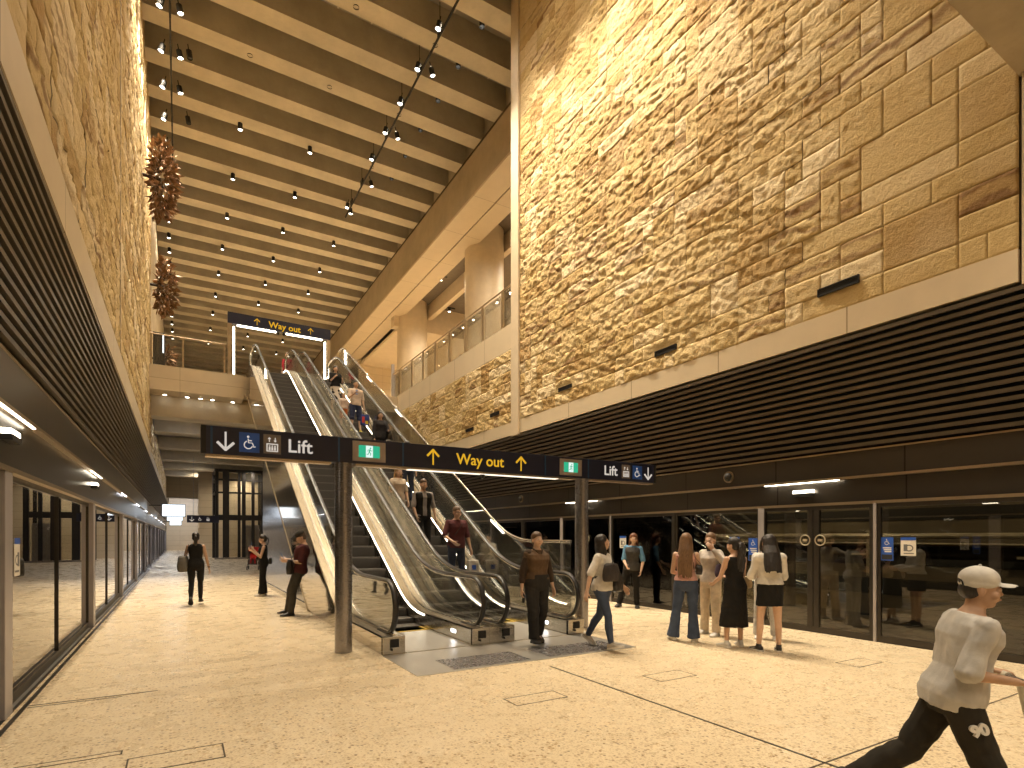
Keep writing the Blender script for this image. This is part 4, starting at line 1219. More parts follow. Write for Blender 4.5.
# ================================================================== PEOPLE
V3 = Vector
def vox(m, name, mat, parent, voxel=.009, smooth=4, fold=0.0, seed=0, label=None, waist=None):
    """fuse overlapping closed shapes into one continuous skin"""
    me = bpy.data.meshes.new(name)
    me.from_pydata(m.v, [], m.f)
    bm = bmesh.new(); bm.from_mesh(me); bmesh.ops.recalc_face_normals(bm, faces=bm.faces); bm.to_mesh(me); bm.free()
    o = bpy.data.objects.new(name+'_t', me); COL.objects.link(o)
    r = o.modifiers.new('r', 'REMESH'); r.mode = 'VOXEL'; r.voxel_size = voxel
    if smooth:
        s = o.modifiers.new('s', 'SMOOTH'); s.iterations = smooth; s.factor = .5
    dg = bpy.context.evaluated_depsgraph_get()
    n = bpy.data.meshes.new_from_object(o.evaluated_get(dg))
    bpy.data.objects.remove(o); bpy.data.meshes.remove(me)
    if fold > 0:
        N = len(n.vertices); co = np.empty(N*3); n.vertices.foreach_get('co', co); co = co.reshape(-1, 3)
        no = np.empty(N*3); n.vertices.foreach_get('normal', no); no = no.reshape(-1, 3)
        a = co[:, 0]*9+co[:, 1]*7; b = co[:, 2]*11+np.sin(co[:, 0]*12)*.6
        d = (lattice_noise(a, b, 1.0, seed+40)-.5)+(lattice_noise(a*1.3+b*.9, b*.6-a, 2.2, seed+41)-.5)*.7
        if waist is not None: d = d*np.clip((waist-.10-co[:, 2])/.18, 0, 1)
        co = co+no*(np.maximum(d, -.28)*fold*2)[:, None]
        n.vertices.foreach_set('co', co.ravel())
    n.name = name; n.materials.clear(); n.materials.append(mat)
    n.polygons.foreach_set('use_smooth', [True]*len(n.polygons)); n.update()
    ob = bpy.data.objects.new(name, n); COL.objects.link(ob)
    if parent: ob.parent = parent
    if label: ob['label'] = label
    return ob

def cap(m, p0, p1, r0, r1, n=12):
    """rounded tapered limb piece"""
    p0 = V3(p0); p1 = V3(p1); d = p1-p0; L = d.length
    if L < 1e-6: return m.sphere(p0, r0, n, 8)
    d.normalize()
    pts = []; rr = []
    for a in (-80, -50, -20): pts.append(p0+d*(math.sin(math.radians(a))*r0)); rr.append(r0*math.cos(math.radians(a)))
    for a in (20, 50, 80): pts.append(p1+d*(math.sin(math.radians(a))*r1)); rr.append(r1*math.cos(math.radians(a)))
    up = (1,0,0) if abs(d.x) < .8 else (0,1,0)
    return m.tube(pts, rr, n, up=up)

def limb(m, pts, rad, n=12):
    for a, b, ra, rb in zip(pts[:-1], pts[1:], rad[:-1], rad[1:]): cap(m, a, b, ra, rb, n)
    return m

SKINS = {'fair': (0.60,0.385,0.265), 'tan': (0.47,0.285,0.18), 'mid': (0.53,0.33,0.22)}
for k, c in SKINS.items(): M['skin_'+k] = simple('skin_'+k, c, 0.55, 0, 0.06, 18)
M['eye_white'] = simple('eye_white', (0.75,0.72,0.68), .3)
M['eye_dark'] = simple('eye_dark', (0.02,0.015,0.01), .2)
M['lips'] = simple('lips', (0.40,0.17,0.13), .5)
def hairmat(name, c):
    t = NT(name); v = t.coord((60, 60, 5)); n = t.noise(v, 2.5, 4, .6)
    t.pbsdf(t.ramp(n, [(.3, tuple(x*.6 for x in c)), (.75, tuple(x*1.7 for x in c))]), .42, 0, .5, n, .5, .01)
    return t.m
M['hair_black'] = hairmat('hair_black', (0.018,0.013,0.010))
M['hair_brown'] = hairmat('hair_brown', (0.085,0.045,0.022))
M['hair_light'] = hairmat('hair_light_brown', (0.16,0.09,0.045))
M['hair_blonde'] = hairmat('hair_blonde', (0.36,0.24,0.11))
M['hair_red'] = hairmat('hair_auburn', (0.14,0.05,0.022))
FAB = {}
def fab(c):
    k = tuple(c)
    if k not in FAB: FAB[k] = fabric('cloth_%d' % len(FAB), c)
    return FAB[k]

def adir(f, o, side):
    f = math.radians(f); o = math.radians(o)
    return V3((side*math.sin(o), math.sin(f)*math.cos(o), -math.cos(f)*math.cos(o)))

class Person:
    def __init__(s, label, loc, rz, H, sex='f', skin='mid', legs=((0,3,0,2),(0,3,0,2)), feet=((0,0),(0,0)),
                 lean=0, side=0, twist=0, arms=None, head=(0,0), voxel=.009, heavy=1.0, hand_curl=(30,30), palms=(None,None), seed=0, cat='person'):
        s.H = H; s.sex = sex; s.seed = seed; s.vx = voxel; s.hv = heavy; s.side_lean = side
        s.root = empty('person', loc, math.radians(rz), label=label, cat=cat)
        s.skin = M['skin_'+skin]
        s.world = Matrix.Translation(loc) @ Matrix.Rotation(math.radians(rz), 4, 'Z')
        ank = .045*H; th = .245*H; sh = .235*H
        s.thigh = [adir(l[0], l[1], q) for l, q in zip(legs, (1, -1))]
        s.shin = [adir(l[2], l[3], q) for l, q in zip(legs, (1, -1))]
        drop = []
        for i in (0, 1):
            tp = feet[i][0]
            extra = max(0, math.sin(math.radians(-tp)))*.11*H
            drop.append(-(s.thigh[i].z*th+s.shin[i].z*sh)+ank+extra)
        hz = max(drop)
        s.P0 = V3((0,0,hz+.01*H))
        hw = (.054 if sex == 'f' else .052)*H
        s.hip = [s.P0+V3((q*hw, 0, -.01*H)) for q in (1, -1)]
        s.knee = [s.hip[i]+s.thigh[i]*th for i in (0, 1)]
        s.ankle = [s.knee[i]+s.shin[i]*sh for i in (0, 1)]
        s.feet = feet
        la = math.radians(lean); sa = math.radians(side)
        s.up = V3((math.sin(sa), math.sin(la)*math.cos(sa), math.cos(la)*math.cos(sa)))
        tw = math.radians(twist)
        def frame(t):
            a = tw*max(0, min(1, t))
            x = V3((math.cos(a), math.sin(a), 0)); x = (x-s.up*x.dot(s.up)).normalized()
            return x, s.up.cross(x)
        s.frame = frame
        s.SL = .308*H
        s.sp = lambda t: s.P0+s.up*(t*s.SL)
        x, f = frame(1)
        sw = (.092 if sex == 'f' else .108)*H
        s.shoulder = [s.sp(.865)+x*(q*sw)-f*.004*H for q in (1, -1)]
        arms = arms or ((3,8,10,4),(3,8,10,4))
        s.elbow = []; s.wrist = []; s.fdir = []
        for i, q in enumerate((1, -1)):
            a = arms[i]
            R = Matrix.Rotation(tw, 3, 'Z')
            u = R @ (V3(a[0]).normalized() if isinstance(a[0], tuple) else adir(a[0], a[1], q))
            w = R @ (V3(a[1]).normalized() if isinstance(a[0], tuple) else adir(a[2], a[3], q))
            s.elbow.append(s.shoulder[i]+u*.170*H); s.wrist.append(s.elbow[i]+w*.145*H); s.fdir.append(w)
        s.curl = hand_curl; s.palms = palms
        s.hy, s.hp = math.radians(head[0]), math.radians(head[1])
        s.nb = s.sp(1.0)
        hr = Matrix.Rotation(s.hy, 3, 'Z') @ Matrix.Rotation(s.hp, 3, 'X')
        s.hr = hr
        s.hc = s.nb+s.up*.026*H+hr @ V3((0, .012*H, .060*H))
        s.body()
    def hpt(s, x, y, z): return s.hc+s.hr @ V3((x*s.H, y*s.H, z*s.H))
    def torso_rings(s, ts, infl=0.0, n=20, extra=None):
        f_ = s.sex == 'f'
        prof = [(-.22, .050, .045, -.004), (-.10, .088, .064, -.004), (.06, .099 if f_ else .094, .068, -.006), (.20, .090 if f_ else .092, .060, 0), (.34, .074 if f_ else .087, .054, .003),
                (.52, .080 if f_ else .094, .058, .004), (.70, .088 if f_ else .104, .066 if f_ else .066, .010 if f_ else .004), (.84, .092 if f_ else .110, .056, .002), (.93, .072 if f_ else .086, .044, -.004), (1.0, .042, .036, -.004), (1.06, .030, .031, 0)]
        out = []
        for t in ts:
            for a, b in zip(prof[:-1], prof[1:]):
                if a[0] <= t <= b[0]: break
            k = (t-a[0])/(b[0]-a[0])
            w, d, oy = [a[i]+(b[i]-a[i])*k for i in (1, 2, 3)]
            hv = s.hv if t < .9 else 1
            w = w*s.H*(.6+.4*hv if hv < 1 else hv)+infl; d = d*s.H*(hv**1.6)+infl
            if extra: w, d = extra(t, w, d)
            x, f = s.frame(t); c = s.sp(t)+f*(oy*s.H)
            ring = []
            for i in range(n):
                an = 2*PI*i/n; cs, sn = math.cos(an), math.sin(an)
                e = .82
                ring.append(c+x*(w*math.copysign(abs(cs)**e, cs))+f*(d*math.copysign(abs(sn)**e, sn)))
            out.append(ring)
        return out
    def body(s):
        H = s.H; m = MB()
        m.loft(s.torso_rings([-.16, -.1, .06, .2, .34, .52, .7, .84, .93, 1.0, 1.06]))
        for i, q in ((0, 1), (1, -1)):
            hv = .5+.5*s.hv
            K, A = s.knee[i], s.ankle[i]
            kb = (A-K)
            back = V3((0,-1,0))
            calf = K+kb*.3+back*.008*H
            limb(m, [s.hip[i]+V3((-q*.004*H,0,.0)), s.hip[i].lerp(K, .5), K, calf, A], [.052*H*hv, .044*H*hv, .031*H*hv, .031*H*hv, .020*H])
            fd = s.footdir(i)
            cap(m, A+V3((0,0,-.010*H)), A+fd*.060*H+V3((0,0,-.028*H)), .019*H, .012*H)
            limb(m, [s.shoulder[i], s.shoulder[i].lerp(s.elbow[i], .45), s.elbow[i], s.elbow[i].lerp(s.wrist[i], .3), s.wrist[i]], [.0295*H, .0255*H*hv, .0215*H*hv, .0215*H*hv, .0145*H])
            s.hand(m, i, q)
        # neck and head
        cap(m, s.nb-s.up*.02*H, s.hc+s.hr @ V3((0, -.012*H, -.03*H)), .0315*H, .030*H)
        def e(c, r):
            k = MB().sphere((0,0,0), (r[0]*H, r[1]*H, r[2]*H), 18, 12)
            m.add([s.hc+s.hr @ (V3(c)*H+V3(v)) for v in k.v], k.f)
        e((0, -.006, .014), (.0435, .054, .052))
        e((0, .010, -.020), (.0355, .043, .044))
        e((0, .024, -.050), (.021, .022, .017))
        e((0, .046, -.002), (.030, .009, .014)); e((.0165, .0465, .0085), (.010, .0065, .0045)); e((-.0165, .0465, .0085), (.010, .0065, .0045))
        e((0, .0560, -.014), (.0070, .0095, .008)); e((0, .0525, -.004), (.0050, .0065, .014))
        e((0, .050, -.034), (.014, .007, .007))
        for q in (1, -1):
            e((q*.044, -.008, -.010), (.006, .011, .018)); e((q*.026, .034, -.020), (.014, .014, .014))
        s.b = vox(m, 'body', s.skin, s.root, s.vx, 3)
        # eyes, brows, mouth
        for q in (1, -1):
            ey = MB(); c = s.hpt(q*.0165, .0482, .001)
            ey.sphere(c, .0062*H, 12, 8); ob = ey.build('eye', M['eye_white'], s.root, smooth=True)
            MB().sphere(s.hpt(q*.0165, .0510, .001), .0042*H, 10, 6).build('iris', M['eye_dark'], ob, smooth=True)
    def brows(s, mat):
        for q in (1, -1):
            MB().tube([s.hpt(q*.008, .0555, .0115), s.hpt(q*.018, .0535, .0145), s.hpt(q*.027, .047, .012)], .0022*s.H, 6).build('eyebrow', mat, s.root)
        MB().tube([s.hpt(-.012, .0525, -.0355), s.hpt(0, .0575, -.034), s.hpt(.012, .0525, -.0355)], [.001*s.H, .0034*s.H, .001*s.H], 8).build('mouth', M['lips'], s.root, smooth=True)
    def footdir(s, i):
        tp, yaw = s.feet[i]; q = (1, -1)[i]
        a = math.radians(tp); b = math.radians(yaw)
        return V3((q*math.sin(b)*math.cos(a), math.cos(b)*math.cos(a), math.sin(a)))
    def handframe(s, i):
        q = (1, -1)[i]; d = s.fdir[i].normalized()
        n = V3(s.palms[i]) if s.palms[i] else V3((-q, 0.15, 0))
        n = n-d*n.dot(d)
        if n.length < .05: n = V3((0,0,-1))-d*(-d.z)
        n.normalize()
        t = n.cross(d)*(-q if True else 1)   # towards the thumb
        return d, n, t
    def hand(s, m, i, q):
        H = s.H; d, n, t = s.handframe(i); W = s.wrist[i]
        t = t.normalized()
        if t.dot(V3((0,1,0)))+.5*t.z < 0 and s.palms[i] is None: t = -t
        s_t = t
        r = .0052*H
        base = W+d*.012*H
        # palm
        for k in range(4):
            o = (k-1.5)*.0105*H
            cap(m, base+t*o*.75, W+d*.058*H-t*(-o)*1.0, .0095*H, .0085*H, 8)
        c = math.radians(s.curl[i])
        for k, L in enumerate((.040, .046, .043, .034)):
            o = (1.5-k)*.0112*H
            p = W+d*.060*H+t*o; a = c*.5+.06*k
            for j, seg in enumerate((.45, .32, .27)):
                dd = d*math.cos(a)+n*math.sin(a)
                p2 = p+dd*(L*seg*H)
                cap(m, p, p2, r*(1-.1*j), r*(.92-.1*j), 8); p = p2; a += c*(.9+.05*k)
        p = W+d*.022*H+t*.016*H
        dd = (d*.62+t*.62+n*.30).normalized()
        p2 = p+dd*.026*H; cap(m, p, p2, r*1.35, r*1.12, 8)
        dd = (d*.85+t*.20+n*.5).normalized(); p3 = p2+dd*.022*H; cap(m, p2, p3, r*1.1, r*.9, 8)
    # ---------------- clothes
    def top(s, mat, sleeve=.5, t0=-.02, t1=.985, loose=.012, cuff=1.0, name='shirt', fold=.005, sleeve_loose=None, hem=0.0, neck=0.0, label=None):
        m = MB(); ts = [t0]+[t for t in (.0, .1, .2, .34, .52, .7, .84, .93) if t > t0+.03]+[t1]
        hem = hem or .03
        ex = lambda t, w, d: (w+hem*max(0, .36-t), d+hem*max(0, .36-t))
        m.loft(s.torso_rings(ts, loose, extra=ex))
        sl = loose if sleeve_loose is None else sleeve_loose
        H = s.H
        for i in (0, 1):
            S_, E_, W_ = s.shoulder[i], s.elbow[i], s.wrist[i]
            if sleeve <= 0:
                continue
            hv = .5+.5*s.hv
            pts = [S_-(S_-s.sp(.88))*.25, S_]; rad = [.030*H+sl, .0295*H+sl]
            if sleeve <= .55:
                e = S_.lerp(E_, sleeve*2*.9); pts += [S_.lerp(e, .5), e]; rad += [.027*H*hv+sl*1.2, .0245*H*hv+sl*1.5*cuff]
            else:
                k = (sleeve-.5)*2
                pts += [S_.lerp(E_, .5), E_, E_.lerp(W_, k*.5), E_.lerp(W_, k*.97)]; rad += [.026*H+sl, .0225*H+sl, .021*H+sl*1.1, .0165*H+sl*.8*cuff]
            m2 = []
            limb(m, pts, rad)
        return vox(m, name, mat, s.root, s.vx, 4, fold, s.seed, label)
    def trousers(s, mat, prof=(.056, .047, .038, .036, .030), length=1.0, t1=.20, loose=.008, fold=.005, name='trousers', label=None):
        m = MB(); H = s.H
        m.loft(s.torso_rings([-.22, -.14, -.06, .06, t1], loose+.002))
        hv = .5+.5*s.hv
        for i, q in ((0, 1), (1, -1)):
            K = s.knee[i]; A = s.ankle[i]+V3((0,0,-.008*H))
            bk = V3((0,-.007*H,0))
            pts = [s.hip[i], s.hip[i].lerp(K, .5), K, K.lerp(A, .38)+bk, A]; rad = [max(r*H*(hv if j < 3 else 1), q_*H*hv+.007) for j, (r, q_) in enumerate(zip(prof, (.052,.044,.031,.031,.021)))]
            if length < 1:
                tot = length*2
                if tot <= 1.05: pts = [pts[0], s.hip[i].lerp(K, tot*.5), s.hip[i].lerp(K, min(1, tot))]; rad = rad[:3]
                else: pts = pts[:3]+[K.lerp(A, tot-1)]; rad = rad[:4]
            # flat-ended tubes keep the hems crisp
            P = []; R = []
            for a, b, ra, rb in zip(pts[:-1], pts[1:], rad[:-1], rad[1:]):
                for k in range(4): P.append(a.lerp(b, k/4)); R.append(ra+(rb-ra)*k/4)
            P.append(pts[-1]); R.append(rad[-1])
            m.tube(P, R, 14, up=(1,0,0))
            m.sphere(s.hip[i], rad[0], 14, 10)
            m.sphere(K if len(rad) > 2 else pts[1], rad[2] if len(rad) > 2 else rad[1], 12, 8)
        return vox(m, name, mat, s.root, s.vx, 3, fold, s.seed+3, label, waist=s.sp(t1).z)
    def skirt(s, mat, z1, top_t=.24, flare=.02, loose=.012, name='skirt', fold=.006, centre=None, depth=1.0):
        """from the waist down to height z1"""
        H = s.H; rings = s.torso_rings([.0, .12, top_t], loose)[::-1]
        base = s.torso_rings([.0], loose)[0]
        c0 = s.sp(0); c1 = centre or V3(((s.knee[0].x+s.knee[1].x)/2, (s.knee[0].y+s.knee[1].y)/2, 0))
        zz = c0.z
        for k in range(1, 7):
            z = zz+(z1-zz)*k/6; f = k/6
            ring = []
            for p in base:
                dx, dy = p.x-c0.x, p.y-c0.y
                L = math.hypot(dx, dy) or 1
                ox = c0.x+(c1.x-c0.x)*f*min(1, (zz-z1)/(.24*H)); oy = c0.y+(c1.y-c0.y)*f*min(1, (zz-z1)/(.24*H))
                ring.append(V3((ox+dx*(1+flare*f/L*1.0), oy+dy*(1+flare*f/L)*depth**f, z)))
            rings.append(ring)
        m = MB(); m.loft(rings)
        return vox(m, name, mat, s.root, s.vx, 3, fold, s.seed+7)
    def shoes(s, mat, sole=None, name='shoe', big=1.0):
        H = s.H
        for i, q in ((0, 1), (1, -1)):
            fd = s.footdir(i); A = s.ankle[i]
            up = V3((0,0,1)); up = (up-fd*up.dot(fd)).normalized(); sx = fd.cross(up)
            L = .152*H*big; O = A-up*.045*H-fd*.042*H
            m = MB(); rings = []
            for l, w, h, in ((0, .014, .030), (.03, .021, .046), (.14, .024, .056), (.30, .024, .056), (.45, .026, .044), (.65, .031, .034), (.82, .030, .026), (.94, .022, .020), (1.0, .010, .012)):
                c = O+fd*(l*L); ring = []
                for k in range(14):
                    an = 2*PI*k/14; cs, sn = math.cos(an), math.sin(an)
                    ring.append(c+sx*(w*H*math.copysign(abs(cs)**.8, cs))+up*(max(0.004, (sn*.5+.5)**.8*h*H)))
                rings.append(ring)
            m.loft(rings)
            cap(m, A-up*.005*H, A+up*.008*H, .026*H, .024*H)
            sh = vox(m, name, mat, s.root, min(s.vx, .008), 3)
            if sole:
                ms = MB(); rr = []
                for l, w in ((-.02, .012), (.03, .023), (.3, .024), (.65, .033), (.85, .031), (1.0, .014), (1.03, .008)):
                    c = O+fd*(l*L)
                    rr.append([c+sx*(w*H)+up*.016*H, c-sx*(w*H)+up*.016*H, c-sx*(w*H), c+sx*(w*H)])
                ms.loft(rr); ms.build('sole', sole, sh, bevel=.003)
    # ---------------- hair
    def hair(s, mat, style, length=.3, seed=1, back=0.0):
        H = s.H; rd = random.Random(seed+s.seed); m = MB()
        def e(c, r):
            k = MB().sphere((0,0,0), (r[0]*H, r[1]*H, r[2]*H), 20, 14)
            m.add([s.hc+s.hr @ (V3(c)*H+V3(v)) for v in k.v], k.f)
        if style == 'crop':
            e((0, -.0115, .0270), (.0470, .0562, .0500)); e((0, -.030, -.006), (.041, .036, .036))
        else:
            e((0, -.0115, .0285), (.0488, .0566, .0510)); e((0, -.028, -.006), (.0455, .040, .046))
        if style == 'long':
            n = 26
            for k in range(n):
                a = PI*.01+(PI*.98)*k/(n-1)          # from one temple round the back to the other
                cx, cy = math.cos(a), -math.sin(a)
                r0 = s.hpt(.044*cx, -.012+.046*cy, .030)
                r1 = s.hpt(.051*cx, -.014+.050*cy, -.030)
                drop = length*H*rd.uniform(.86, 1.0)*(1 if cy < .1 else .8)
                if cy > -.15:   # front strands hang over the shoulders
                    r2 = s.hpt(.056*cx, -.010+.040*cy, -.085); r3 = r2+V3((.018*cx*H, (.01 if back <= 0 else -.03)*H, -drop*.65))
                else:
                    fwd = s.frame(1)[1]
                    r2 = s.hpt(.056*cx, -.020+.042*cy, -.088)-fwd*back*H
                    r3 = r2+V3((.010*cx*H+rd.uniform(-.006, .006)*H, 0, 0))-s.up*drop*.85-fwd*(.022+back)*H
                w = rd.uniform(.0085, .0125)*H
                limb(m, [r0, r1, r2, r2.lerp(r3, .5)+V3((rd.uniform(-.006, .006), rd.uniform(-.006, .006), 0)), r3], [w, w*1.15, w*1.15, w, w*.45], 8)
        elif style == 'pony' or style == 'curlypony':
            b = s.hpt(0, -.062, .018)
            e((0, -.064, .018), (.014, .014, .014))
            n = 12 if style == 'pony' else 22
            fwd = s.hr @ V3((0,1,0))
            for k in range(n):
                wob = .012 if style == 'pony' else .032
                p = b+V3((rd.uniform(-.006, .006)*H, 0, rd.uniform(-.006, .006)*H))
                pts = [p, p-fwd*.026*H+V3((rd.uniform(-wob, wob)*H*.5, 0, -.01*H))]
                steps = 4 if style == 'pony' else 6
                ox = rd.uniform(-wob, wob)*H
                for j in range(steps):
                    z = -length*H*(j+1)/steps
                    pts.append(p-fwd*(.030-.004*j)*H+V3((ox*(1 if style == 'pony' else 1)+rd.uniform(-1, 1)*wob*H*.35, rd.uniform(-1, 1)*wob*H*.3, z)))
                w = (.008 if style == 'pony' else .0095)*H
                limb(m, pts, [w*1.0]*(len(pts)-1)+[w*.4], 7)
        elif style == 'bun':
            e((0, -.066, .040), (.024, .024, .024)); e((.01, -.062, .052), (.014, .014, .014)); e((-.012, -.07, .032), (.014, .014, .014))
        elif style == 'tied':
            e((0, -.064, .0), (.018, .018, .022))
        elif style == 'bob':
            for k in range(18):
                a = -PI*.10+(PI*1.2)*k/17; cx, cy = math.cos(a), -math.sin(a)
                limb(m, [s.hpt(.046*cx, -.012+.046*cy, .02), s.hpt(.052*cx, -.014+.048*cy, -.04), s.hpt(.050*cx, -.016+.046*cy, -.04-length*.5)], [.011*H, .0125*H, .008*H], 8)
        s.brows(mat)
        return vox(m, 'hair', mat, s.root, min(s.vx, .008), 2, .002, seed)
    def hand_w(s, i, along=.05):
        d, n, t = s.handframe(i)
        return s.world @ (s.wrist[i]+d*along*s.H+n*.016*s.H)
    def wp(s, p): return s.world @ V3(p)

def phone(loc, rot, label):
    t = empty('phone', loc, 0, label=label, cat='phone'); t.rotation_euler = rot
    MB().box(-.036, -.0045, -.075, .036, .0045, .075).build('body', M['black'], t, bevel=.003)
    MB().box(-.033, -.0055, -.070, .033, -.0045, .070).build('display', M['screen_dim'], t)
    return t
M['screen_dim'] = emit('phone_display', (.7,.8,1.0), .35)

def blob_bag(name, label, cat, loc, rz, size, mat, strap=None, flap=False, seed=1):
    """soft bag: body, flap, strap (list of points relative to the bag)"""
    t = empty(name, loc, math.radians(rz), label=label, cat=cat)
    w, d, h = size; m = MB(); rings = []
    for z, k in ((0, .82), (.08, .97), (.35, 1.05), (.7, .98), (.93, .86), (1.0, .7)):
        ring = []
        for i in range(18):
            a = 2*PI*i/18; cs, sn = math.cos(a), math.sin(a)
            ring.append(V3((w/2*k*math.copysign(abs(cs)**.6, cs), d/2*k*math.copysign(abs(sn)**.7, sn), z*h)))
        rings.append(ring)
    m.loft(rings); vox(m, 'pouch', mat, t, .010, 3, .005, seed)
    if flap:
        f = MB()
        f.strip_x([(-d*.56, h*.55), (-d*.60, h*.8), (-d*.35, h*1.0), (d*.2, h*1.02)], [(-d*.60, h*.55), (-d*.66, h*.81), (-d*.38, h*1.04), (d*.2, h*1.06)], -w*.42, w*.42)
        f.build('flap', mat, t, bevel=.004)
    if strap:
        MB().tube([V3(p) for p in strap], .011, 6, rx=.004).build('strap', mat, t)
    return t
def step_z(y):
    k = math.floor((y-9.0)/.40+1e-6); ys = 9.0+.40*k
    return max(0.013, z_on(PITCH, ys+.06))
BLK = fab((0.012,0.011,0.010)); CHAR = fab((0.03,0.028,0.026)); WHT = fab((0.62,0.58,0.52)); JEAN = fab((0.055,0.075,0.125)); JEAN_D = fab((0.035,0.042,0.065))
BROWN = fab((0.115,0.072,0.042)); MAROON = fab((0.095,0.030,0.032)); GREY = fab((0.50,0.48,0.45)); CREAM = fab((0.60,0.50,0.37)); PINK = fab((0.60,0.34,0.29))
S_WHITE = simple('shoe_white', (0.62,0.59,0.54), .5); S_BLACK = simple('shoe_black', (0.015,0.014,0.013), .45); S_SOLE = simple('sole_white', (0.66,0.62,0.56), .5)
LEATHER = simple('black_leather', (0.02,0.017,0.015), .4); GREYBAG = fab((0.11,0.10,0.085))

# 1 woman walking away on the left
p = Person('woman in black sleeveless top and leggings walking away along the left', (.32, 15.1, 0), -4, 1.66, 'f', 'tan', legs=((16,0,4,0),(-8,0,-34,0)), feet=((-2,4),(-38,2)),
           arms=((-6,14,4,12),(14,16,52,4)), seed=1)
p.top(BLK, 0, -.16, loose=.014, hem=.02); p.trousers(BLK, (.055,.046,.035,.035,.024), loose=.004); p.shoes(S_BLACK, S_BLACK); p.hair(M['hair_black'], 'pony', .13)
sh = p.wp(p.shoulder[1]+V3((.02,0,.045)))
bl = p.wp(p.hip[1]+V3((-.17, .02, .02)))
blob_bag('shoulder_bag', 'grey shoulder bag on the left hip of the woman walking away', 'bag', bl-V3((0,0,.14)), 80, (.50,.20,.36), GREYBAG, None)
t = [o for o in bpy.data.objects if o.name == 'shoulder_bag'][0]
R_ = Matrix.Rotation(-math.radians(80), 3, 'Z')
def strapto(t, rz, pts, mat, r=.011):
    R_ = Matrix.Rotation(-math.radians(rz), 3, 'Z')
    MB().tube([R_ @ (V3(q)-t.location) for q in pts], r, 6, rx=.004).build('strap', mat, t)
strapto(t, 80, [t.location+V3((0,.16,.33)), sh+V3((-.05,.09,-.20)), sh+V3((-.01,.05,.0)), sh+V3((-.01,-.03,.005)), sh+V3((-.05,-.08,-.2)), t.location+V3((0,-.16,.33))], LEATHER)
w = p.elbow[0].lerp(p.wrist[0], .9); MB().cyl(w-V3((0,0,.012)), w+V3((0,0,.012)), .030, n=14).build('watch', M['black'], p.root)

# 2 woman with raised phone by the wall
p = Person('woman in black with raised phone standing before the shiny blue wall', (1.95, 16.5, 0), 82, 1.65, 'f', 'mid', legs=((2,2,-3,2),(5,2,2,2)),
           arms=((24,6,142,-4),(16,8,128,-6)), head=(0,-4), seed=2, palms=((-.6,-.4,.6),(.6,-.4,.6)))
p.top(BLK, 0, -.02, loose=.010); p.trousers(BLK, (.056,.049,.043,.046,.056), loose=.006); p.shoes(S_WHITE, S_SOLE); p.hair(M['hair_black'], 'pony', .12)
phone(p.hand_w(0, .06)+V3((-.02,0,.03)), (.3,0,math.radians(80)), 'phone raised by the woman in black at the shiny wall')
blob_bag('belt_bag', 'small black bag at the back of the woman with the raised phone', 'bag', p.wp(p.sp(.08)+V3((.02,-.17,-.06))), 82, (.22,.09,.17), LEATHER)

# 3 man leaning on the wall
p = Person('man in maroon shirt and dark cap leaning on the wall looking at his phone', (2.10, 12.15, 0), 78, 1.76, 'm', 'fair', legs=((22,4,8,3),(14,4,6,3)), feet=((0,8),(0,8)), lean=-11,
           arms=((14,6,100,-12),(10,6,94,-10)), head=(0,-26), seed=3, heavy=1.13, palms=((-.5,.2,.8),(.5,.2,.8)))
p.top(MAROON, .5, -.10, loose=.014, sleeve_loose=.013); p.trousers(fab((0.06,0.055,0.045)), (.058,.051,.042,.040,.036), loose=.010); p.shoes(S_BLACK, S_BLACK); p.hair(M['hair_brown'], 'crop')
c = MB(); k = MB().sphere((0,0,0), (.0510*p.H,.0600*p.H,.045*p.H), 20, 12)
c.add([p.hc+p.hr @ (V3((0,-.006,.040))*p.H+V3(v)) for v in k.v], k.f)
k = MB().sphere((0,0,0), (.040*p.H,.050*p.H,.005*p.H), 18, 8); c.add([p.hc+p.hr @ (V3((0,.062,.028))*p.H+V3(v)) for v in k.v], k.f)
vox(c, 'cap', fab((0.035,0.03,0.022)), p.root, .007, 2)
phone(p.hand_w(0, .05)+V3((-.03,-.05,.04)), (-.5,0,math.radians(75)), 'phone in the hands of the man leaning on the wall')
bp = p.wp(p.hip[1]+V3((-.08,.15,-.06)))
blob_bag('messenger_bag', 'black bag hanging at the front of the man leaning on the wall', 'bag', bp, 70, (.34,.13,.28), LEATHER, flap=True)
strapto([o for o in bpy.data.objects if o.name == 'messenger_bag'][0], 70, [bp+V3((0,-.03,.26)), p.wp(p.sp(.6)+V3((-.02,.165,0))), p.wp(p.shoulder[0]+V3((-.06,.02,.05))), p.wp(p.sp(.6)+V3((.03,-.15,0))), bp+V3((.05,.08,.26))], LEATHER)

# 4 woman coming off the escalator
p = Person('woman in brown collared knit top and wide dark trousers walking towards the camera', (4.58, 7.0, 0), 176, 1.64, 'f', 'fair', legs=((12,2,4,1),(-2,2,-22,1)), feet=((4,4),(-22,3)),
           arms=((-4,15,8,8),(0,15,14,6)), head=(0,4), seed=4, heavy=1.16, hand_curl=(50,34))
p.top(BROWN, .78, .12, loose=.012, sleeve_loose=.014, cuff=1.35); p.trousers(CHAR, (.062,.057,.050,.049,.048), loose=.020, t1=.27, fold=.007); p.shoes(S_BLACK, S_BLACK); p.hair(M['hair_brown'], 'tied')
col = MB()
x, f = p.frame(1)
for q in (1, -1):
    col.tube([p.sp(1.02)+x*q*.045-f*.04, p.sp(1.02)+x*q*.072+f*.005, p.sp(.95)+x*q*.055+f*.075, p.sp(.86)+x*q*.012+f*.115], [.016,.018,.022,.010], 8, rx=.008)
vox(col, 'collar', fab((0.05,0.033,0.022)), p.root, .008, 2)
